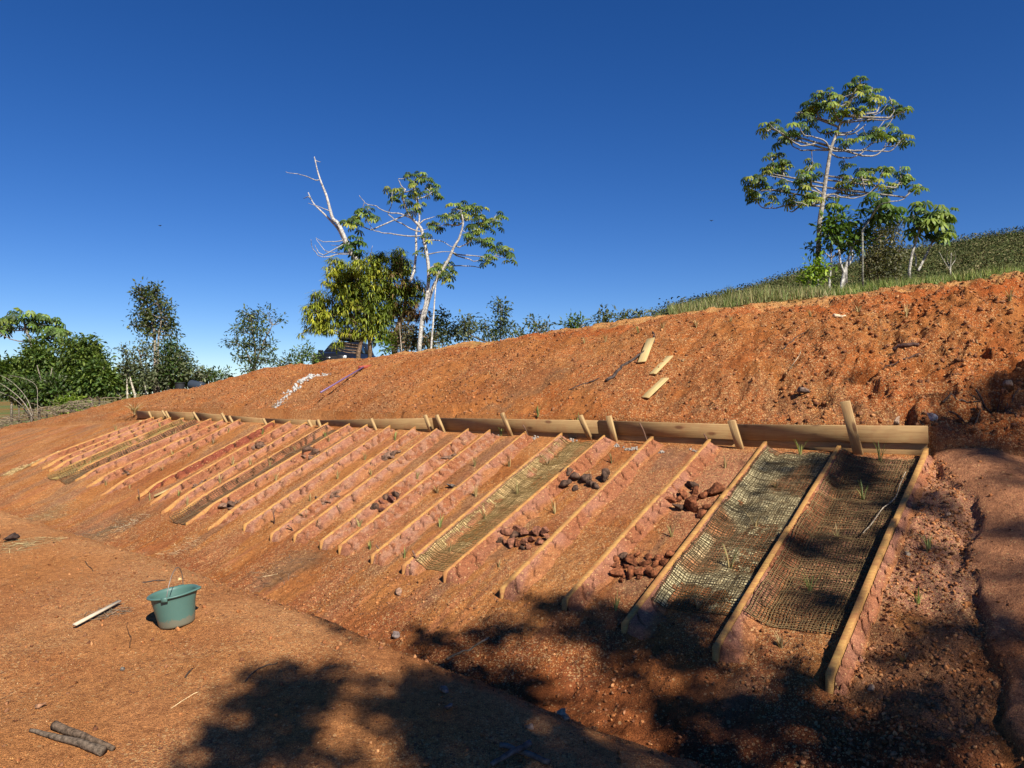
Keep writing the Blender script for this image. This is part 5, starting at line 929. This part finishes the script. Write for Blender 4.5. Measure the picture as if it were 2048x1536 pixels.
leafy('bush', 'large airy grey bush on the right crest', z4, 15.5, [(960, 1060, 70, 50), (1060, 1050, 60, 70), (1000, 1130, 110, 80), (920, 1200, 80, 70), (1020, 1230, 120, 80), (1110, 1200, 50, 60), (960, 1310, 90, 60), (1060, 1320, 70, 60)], .075, 4600, [(.14, .14, .08), (.10, .11, .06), (.2, .18, .1)], [[(960, 1390), (970, 1250), (960, 1080)], [(970, 1390), (1030, 1220), (1080, 1040)], [(950, 1390), (900, 1270), (870, 1190)], [(980, 1390), (1080, 1280), (1120, 1180)], [(965, 1390), (1000, 1240), (1010, 1060)], [(955, 1390), (930, 1250), (910, 1120)]], .018, (.2, .15, .1), 'bush', clumpn=10)
leafy('bare_shrub', 'bare forked pale shrub in grass at the right', z4, 16., [(1445, 1200, 8, 8)], .06, 16, [(.2, .2, .1)], [[(1445, 1370), (1443, 1290), (1450, 1200)], [(1443, 1320), (1405, 1260), (1370, 1195)], [(1445, 1290), (1475, 1240), (1470, 1190)], [(1440, 1300), (1420, 1240), (1425, 1185)]],   .014, (.32, .3, .25), 'shrub', clumpn=5, sink=.3)
leafy('sapling', 'pale bare pole sapling right of the forked tree stems, centre left', z3, 19.5, [(1312, 900, 6, 20)], .08, 12, [(.1, .12, .04)], [[(1275, 1440), (1290, 1250), (1300, 1100), (1312, 960), (1330, 880)]], .032, (.5, .47, .42), 'sapling', clumpn=4, sink=.3)
leafy('sapling', 'thin bare sapling at the right foot of the mango', z3, 20.5, [(1045, 1280, 6, 10)], .08, 10, [(.12, .1, .05)], [[(1062, 1480), (1050, 1350), (1045, 1260)]], .02, (.35, .3, .24), 'sapling', clumpn=4, sink=.3)
leafy('dry_brush', 'dry grey brush around the foot of the forked tree', z3, 20.8, [(1100, 1400, 70, 60), (1180, 1390, 60, 70), (1060, 1330, 50, 50), (1130, 1300, 50, 50), (1250, 1400, 70, 50), (960, 1430, 50, 40, [(.12, .2, .02)])], .13, 1500, [(.16, .15, .08), (.10, .11, .05), (.2, .13, .08)], [[(1100, 1480), (1090, 1380), (1070, 1310)], [(1180, 1470), (1150, 1380), (1140, 1290)], [(1250, 1450), (1260, 1380)]], .02, (.25, .2, .15), 'brush', clumpn=8)
e_ = leafy('fallen_branch', 'broken dark branch with drooping tip leaning on the crest', z3, 17.5, [(1500, 1250, 10, 8), (1540, 1240, 30, 6), (1530, 1280, 28, 6), (1510, 1300, 22, 6), (1560, 1255, 25, 5)], .12, 160, [(.10, .12, .06)], [[(1790, 1442), (1700, 1405), (1620, 1375), (1540, 1330), (1500, 1250)]], .03, (.09, .07, .05), 'branch', clumpn=6, sink=.0)
for j, (pts, lab) in enumerate([([(250, 1160), (190, 1060), (120, 990), (40, 930), (-30, 890)], 'arched pale bare stem at the far left, upper one'), ([(235, 1165), (170, 1080), (100, 1020), (20, 985), (-30, 960)], 'arched pale bare stem at the far left, lower one'), ([(260, 1150), (230, 1060), (180, 980), (100, 900), (20, 850), (-20, 840)], 'thin arched stem at the far left, topmost one'), ([(300, 1150), (300, 1050), (290, 930), (200, 870), (60, 840)], 'upright thin stem right of the arched ones')]):
    g = G(); P = smooth([at(*z1(*p_), 20.5 + .3 * j + .15 * q) for q, p_ in enumerate(pts)]); g.tube(np.vstack([P[0] - (0, 0, .3), P]), np.linspace(.019 - .003 * j, .006, len(P) + 1), 5, (.24, .21, .165)); tag(g.mesh('bare_sapling', M_bark, loc=P[0]), lab, 'stem', 'bare stems at the far left')
g = G()
for k in range(420):
    px, py = random.uniform(-30, 200), 0; py = np.interp(px, [-30, 0, 60, 120, 200], [865, 855, 838, 828, 812]) + random.uniform(-18, 3); A = at(px, py, 20.6 + random.uniform(-.3, .8)); d = np.array([random.gauss(0, 1), random.gauss(0, .6), random.gauss(0, .22)]) * random.uniform(.1, .4)
    g.tube(np.array([A, A + d * .5 + (0, 0, .03), A + d]), .007, 3, np.array((.24, .19, .13)) * random.uniform(.5, 1.5), False)
tag(g.mesh('brushwood', M_bark), 'tangle of dry brushwood along the left edge of the soil', kind='stuff')

# scrub on the hill and grass behind the crest
def hillpts(n, b0, b1, y0, y1, pw=1.0):
    b = rng.uniform(b0, b1, n); y = y0 + (y1 - y0) * rng.random(n) ** pw; x = b * y; t, s = to_ts(x, y); sc = np.interp(t, T_SC, SC); return x, y, s, sc, b
x, y, s_, sc_, b = hillpts(9500, .18, .85, 16, 74, .8); k = (s_ < sc_ - 6.5); x, y, b = x[k], y[k], b[k]; z = H(x, y, 0); n = len(x)
M_scrub = tint_mat('scrub', .9, .03, .3, 3); m = 44; off = rng.normal(size=(m, 3)) * (.55, .55, .34) + (0, 0, .28); tv = []; tf = []
for j in range(m):
    M_ = frames(rng.normal(size=(1, 3)) + (0, 0, .6))[0]; i0 = len(tv); tv += list((LT - (.5, 0, 0)) * .2 @ M_.T + off[j]); tf += [[i0, i0 + 1, i0 + 2], [i0, i0 + 2, i0 + 3]]
g = G(); sizes = (.3 + .5 * rng.random(n) ** 2.) * np.interp(y, [16, 74], [.55, 1.35]); cc = colmix([(.07, .09, .033), (.095, .11, .038), (.12, .125, .05), (.05, .07, .026), (.17, .15, .075)], n)
g.inst(np.array(tv), np.array(tf), np.stack([x, y, z], 1), frames(rng.normal(size=(n, 3)) * .15 + (0, 0, 1)), sizes, cc)
tag(g.mesh('hill_scrub', M_scrub), 'olive scrub covering the hillside behind the right crest', kind='stuff')
BT = np.array([[-.5, 0, 0], [.5, 0, 0], [.3, .04, .55], [-.3, .04, .55], [0, .25, 1]]); 
def grassfield(n, b0, b1, d0, d1, h0, h1, cols, name, lab, clump=.4, seed=3):
    b = rng.uniform(b0, b1, n); dd = rng.uniform(d0, d1, n); y = np.full(n, 9.)
    for _ in range(40):
        t, s = to_ts(b * y, y); sc = np.interp(t, T_SC, SC); y = y + .5 * ((s - (sc - dd)) / 1.0)
        y = np.clip(y, 5, 60)
    x = b * y; kq = nz(x, y, seed, .9) > clump; x, y = x[kq], y[kq]; n = len(x); z = H(x, y, 0)
    Zd = rng.normal(size=(n, 3)) * (.28, .28, .05) + (0, 0, 1); g = G(); Mx = frames(Zd); hgt = rng.uniform(h0, h1, n) * (.6 + nz(x, y, seed + 1, .5)); wd_ = rng.uniform(.008, .016, n)
    S = np.stack([wd_, hgt * .6, hgt], 1); C = colmix(cols, n); g.inst(BT, np.array([[0, 1, 2], [0, 2, 3], [3, 2, 4]]), np.stack([x, y, z], 1), Mx, S, C); return tag(g.mesh(name, M_blade), lab, kind='stuff')
grassfield(30000, .34, .85, 2.2, 9, .07, .20, [(.15, .20, .035), (.20, .24, .05), (.10, .15, .03), (.30, .27, .10)], 'grass', 'bright green grass behind the right crest', .52)
grassfield(5000, .22, .44, .6, 3.0, .08, .22, [(.12, .17, .04), (.2, .2, .07), (.3, .26, .12)], 'grass', 'mixed dry and green grass where the hill meets the crest', .35, 9)
for (px, py, hp, lab) in [(1455, 606, 46, 'tall green grass clump at the foot of the hill skyline'), (1425, 612, 34, 'shorter green grass clump left of the tall one')]:
    h = at(px, py, 12.5); g = blade_tuft(70, hp * 12.5 / F, .55, [(.12, .17, .04), (.22, .24, .08)], px, wid=.009); o = g.mesh('grass_clump', M_blade); o.location = (h[0], h[1], h[2] - .05); tag(o, lab, 'grass clump')

# ------------------------------------------------------------------ dark car beyond the crest
M_paint = plain('black_paint', (.008, .009, .012), .3, .3, 0, .1); M_glass = plain('window_glass', (.012, .015, .02), .15, .35); M_tyre = plain('tyre_rubber', (.015, .015, .015), .85, .2); M_rim = plain('alloy', (.45, .45, .46), .35, .5, .9); M_lamp = plain('lamp_glass', (.55, .58, .6), .12, .8); M_trim = plain('black_trim', (.02, .02, .02), .6, .3); M_plate = plain('plate', (.5, .5, .48), .5)
cd = 36.; ctop = at(700, 671, cd); cbase = np.array([at(691, 700, cd)[0], cd, ctop[2] - 1.95]); car = empty('car', cbase); tag(car, 'black car with roof box half hidden by the crest and mango leaves', 'car')
def loft(secs, mat, name, smooth=True, parent=car):
    """sections along x: (x, [(halfwidth, z)...]) mirrored"""
    V = []; k = None
    for x_, pr in secs:
        ring = [(x_, -w_, z_) for w_, z_ in pr] + [(x_, w_, z_) for w_, z_ in pr[::-1]]; k = len(ring); V += ring
    n_ = len(secs); Q = [[a * k + j, a * k + (j + 1) % k, (a + 1) * k + (j + 1) % k, (a + 1) * k + j] for a in range(n_ - 1) for j in range(k)]
    T3 = [[0, j + 1, j] for j in range(1, k - 1)] + [[(n_ - 1) * k, (n_ - 1) * k + j, (n_ - 1) * k + j + 1] for j in range(1, k - 1)]
    return mk(name, np.array(V), [np.array(Q), np.array(T3)], mat, parent, None, smooth)
loft([(2.25, [(.6, .45), (.72, .6), (.66, .8), (.3, .84)]), (2.12, [(.8, .3), (.9, .6), (.84, .88), (.5, .95)]), (1.6, [(.86, .25), (.93, .6), (.9, .95), (.6, 1.03)]), (.95, [(.88, .25), (.94, .6), (.92, 1.0), (.7, 1.08)]), (-1.6, [(.88, .25), (.94, .6), (.92, 1.02), (.8, 1.1)]), (-2.2, [(.84, .3), (.9, .6), (.86, 1.0), (.7, 1.06)]), (-2.35, [(.7, .4), (.8, .6), (.75, .95), (.5, 1.0)])], M_paint, 'body')
loft([(.98, [(.80, 1.02), (.78, 1.06), (.6, 1.08)]), (.25, [(.82, 1.03), (.66, 1.56), (.5, 1.6)]), (-1.2, [(.84, 1.03), (.68, 1.62), (.5, 1.66)]), (-2.0, [(.82, 1.03), (.66, 1.5), (.5, 1.54)]), (-2.25, [(.78, 1.02), (.7, 1.1), (.5, 1.12)])], M_paint, 'cabin')
def panel(pts, mat, name, parent=car):
    P = np.array(pts, float); nn_ = np.cross(P[1] - P[0], P[2] - P[0]); nn_ /= np.linalg.norm(nn_); k = len(P)
    return mk(name, np.vstack([P + nn_ * .004, P - nn_ * .008]), [np.array([[0, j, j + 1] for j in range(1, k - 1)] + [[k, k + j + 1, k + j] for j in range(1, k - 1)]), np.array([[j, k + j, k + (j + 1) % k, (j + 1) % k] for j in range(k)])], mat, parent)
panel([(.95, -.68, 1.09), (.95, .68, 1.09), (.30, .56, 1.58), (.30, -.56, 1.58)], M_glass, 'windscreen')
for sg in (-1, 1):
    panel([(.72, sg * .835, 1.09), (.22, sg * .72, 1.50), (-.5, sg * .715, 1.56), (-.5, sg * .845, 1.07)][::sg], M_glass, 'side_window'); panel([(-.58, sg * .845, 1.07), (-.58, sg * .715, 1.56), (-1.35, sg * .715, 1.58), (-1.5, sg * .85, 1.07)][::sg], M_glass, 'side_window')
    g = G(); g.box((2.14, sg * .66, .78), (.05, .17, .065), bev=.015); g.mesh('headlight', M_lamp, car)
    g = G(); g.box((.72, sg * 1.0, 1.12), (.08, .11, .07), bev=.02); g.mesh('mirror', M_paint, car)
    for wx in (1.42, -1.45):
        V, Qw = lathe([(.001, -.11), (.30, -.11), (.35, -.07), (.35, .07), (.30, .11), (.001, .11)], 24); V = V[:, [0, 2, 1]] + (wx, sg * .85, .35); wo = mk('wheel', V, [Qw], M_tyre, car, None, False)
        V, Qw = lathe([(.001, .0), (.08, .02), (.2, .0), (.23, .03), (.235, -.02), (.001, -.02)], 20); V = V[:, [0, 2, 1]] * (1, sg, 1) + (wx, sg * .955, .35); mk('rim', V, [Qw], M_rim, wo)
g = G()
for q in range(5): g.box((2.235, 0, .56 + q * .055), (.02, .42, .012))
g.mesh('grille', M_trim, car); g = G(); g.box((2.27, 0, .74), (.01, .10, .03)); g.mesh('badge', M_rim, car); g = G(); g.box((2.27, 0, .48), (.012, .25, .06)); g.mesh('number_plate', M_plate, car)
loft([(.1, [(.30, 1.76), (.34, 1.82), (.2, 1.9)]), (-.2, [(.38, 1.74), (.42, 1.84), (.3, 1.98)]), (-1.6, [(.38, 1.74), (.42, 1.84), (.3, 1.98)]), (-1.8, [(.3, 1.76), (.34, 1.82), (.2, 1.9)])], M_trim, 'roof_box')
g = G(); [g.box((xx, 0, 1.70), (.03, .62, .02)) for xx in (-.3, -1.3)]; g.mesh('roof_bars', M_trim, car)
car.rotation_euler = (0, 0, math.radians(-97))
# birds
M_bird = plain('bird', (.02, .02, .02), .9, .1)
for (px, py, d, lab) in [(1423, 442, 30, 'tiny dark bird in the sky left of the tall tree'), (320, 452, 32, 'tiny dark bird in the sky at the upper left')]:
    o = mk('bird', np.array([[-.09, 0, .03], [-.04, .02, .05], [0, 0, .0], [.04, .02, .05], [.09, 0, .03], [0, .05, 0], [0, -.06, .01], [0, 0, -.02]]), [np.array([[0, 1, 2], [2, 3, 4], [2, 5, 7], [2, 7, 6], [1, 5, 2], [2, 5, 3], [1, 2, 6], [2, 3, 6]])], M_bird); o.location = at(px, py, d); tag(o, lab, 'bird')

# ------------------------------------------------------------------ trees behind the photographer that shade the lower right
DARK = [(655, 1345, 55, 32), (560, 1375, 70, 26), (500, 1425, 60, 22), (650, 1400, 110, 26), (900, 1370, 130, 50), (1010, 1425, 110, 50), (880, 1450, 150, 45), (760, 1400, 80, 25), (1110, 1500, 160, 40), (650, 1490, 90, 25), (470, 1480, 60, 25), (800, 1500, 120, 30), (960, 1520, 200, 40), (420, 1520, 45, 25),
 (1050, 1200, 40, 22), (1120, 1215, 60, 26), (1020, 1255, 50, 16), (850, 1272, 40, 13), (955, 1288, 50, 11), (990, 1332, 40, 12), (880, 1330, 40, 9), (1200, 1250, 80, 25), (1290, 1262, 100, 32), (1385, 1215, 75, 45), (1330, 1325, 140, 42), (1460, 1300, 100, 32), (1250, 1385, 110, 30), (1400, 1420, 160, 40), (1560, 1345, 80, 30), (1600, 1430, 130, 40), (1500, 1510, 200, 40),
 (1800, 1485, 180, 45), (1900, 1410, 110, 40), (1760, 1305, 80, 16), (1860, 1262, 60, 14), (1960, 1300, 70, 40), (1640, 1085, 70, 17), (1700, 1112, 45, 18), (1590, 1100, 35, 10), (1560, 942, 60, 9), (1530, 988, 50, 9), (1500, 1030, 40, 7), (1720, 962, 90, 14), (1680, 925, 60, 14), (1770, 1005, 50, 8), (1740, 1065, 60, 9), (1885, 1112, 90, 7), (1840, 1012, 50, 14), (1890, 1160, 60, 8),
 (2035, 945, 28, 30), (1960, 905, 45, 12), (2030, 1050, 25, 22), (2030, 1150, 20, 14), (2020, 1250, 32, 30), (2035, 1400, 50, 70), (1960, 1485, 80, 50), (1970, 805, 95, 45), (2040, 785, 60, 60), (1890, 845, 40, 18), (2025, 855, 45, 35), (1925, 865, 35, 13), (1712, 745, 16, 11), (1200, 1570, 800, 50), (1640, 1200, 30, 10), (1500, 1200, 0, 0)]
LIGHT = [(1405, 1475, 26, 14), (1516, 1470, 22, 10), (1609, 1331, 34, 20), (1215, 1428, 55, 12), (1252, 1294, 34, 20), (1711, 1405, 55, 9), (1725, 1368, 45, 10), (540, 1445, 42, 16), (745, 1350, 30, 12), (950, 1415, 26, 10), (1045, 1440, 40, 6), (1500, 1390, 30, 10), (1850, 1440, 40, 9), (1905, 1215, 60, 14), (1150, 1340, 40, 9), (1100, 1395, 50, 8), (700, 1445, 40, 8)]
n = 60000; t_ = rng.uniform(-2.2, 3.9, n); s_ = rng.uniform(-2.6, 6.2, n); x, y = to_xy(t_, s_); z = H(x, y, 0); k = y > 1.2; x, y, z = x[k], y[k], z[k]
px = 1024 + F * x / y; py = 780 - F * (z - CZ) / y; D = np.zeros(len(x))
for (a, b, c_, d_) in DARK:
    if c_: D = np.maximum(D, np.clip(1.35 - ((px - a) / c_) ** 2 - ((py - b) / d_) ** 2, 0, 1))
for (a, b, c_, d_) in LIGHT: D *= 1 - np.clip(1.5 - ((px - a) / c_) ** 2 - ((py - b) / d_) ** 2, 0, 1)
gA_ = x - .45 * y > .3; D *= np.where(gA_, .30, .12) + .9 * sstep(.40, .58, nz(x, y, 201, .34)); k = rng.random(len(x)) < D * .28; x, y, z = x[k], y[k], z[k]; dist = np.where(x - .45 * y > .3, 14.5, 11.0) + rng.uniform(-.9, .9, len(x)); Pt = np.stack([x, y, z], 1) + SUN * dist[:, None]
grpA = x - .45 * y > .3
for sel, basep, lab in [(~grpA, (5.2, -9.6, 0), 'leafy tree behind the camera shading the lower middle'), (grpA, (9.6, -9.6, 0), 'leafy tree behind the camera shading the right side')]:
    P = Pt[sel]; base = np.array(basep, float); base[2] = float(H(np.array([base[0]]), np.array([base[1]]), 0)[0]); e = empty('shade_tree', base); tag(e, lab, 'tree')
    kk = 9; off = rng.normal(size=(len(P) * kk, 3)) * .07; cp = np.repeat(P, kk, 0) + off; dr = rng.normal(size=off.shape); gl = G()
    gl.inst(LT * (1, 1.25, 1), LTf, cp, orient(dr, rng.normal(size=dr.shape) * .6 + SUN), rng.uniform(.07, .13, len(cp)), colmix(DG, len(cp))); gl.mesh('crown', M_leaf, e, loc=base)
    g = G(); topz = P.mean(0); tr_ = smooth([base - (0, 0, .3), base * .7 + topz * .3 + (.3, -.5, 0), base * .35 + topz * .65 - (0, .6, .4)]); g.tube(tr_, np.linspace(.17, .09, len(tr_)), 10, (.25, .2, .16))
    nodes = P[rng.choice(len(P), min(22, len(P)), False)]
    for q in nodes: m_ = tr_[-1] * .5 + q * .5 - (0, 0, .35); g.tube(smooth([tr_[-1], m_, q]), np.linspace(.05, .015, 11), 5, (.25, .2, .16))
    for q in P[::4]: nn = nodes[np.argmin(np.linalg.norm(nodes - q, axis=1))]; g.tube(np.array([nn, (nn + q) / 2 - (0, 0, .06), q]), [.011, .008, .004], 3, (.25, .2, .16), False)
    g.mesh('trunk', M_bark, e, True, loc=base)
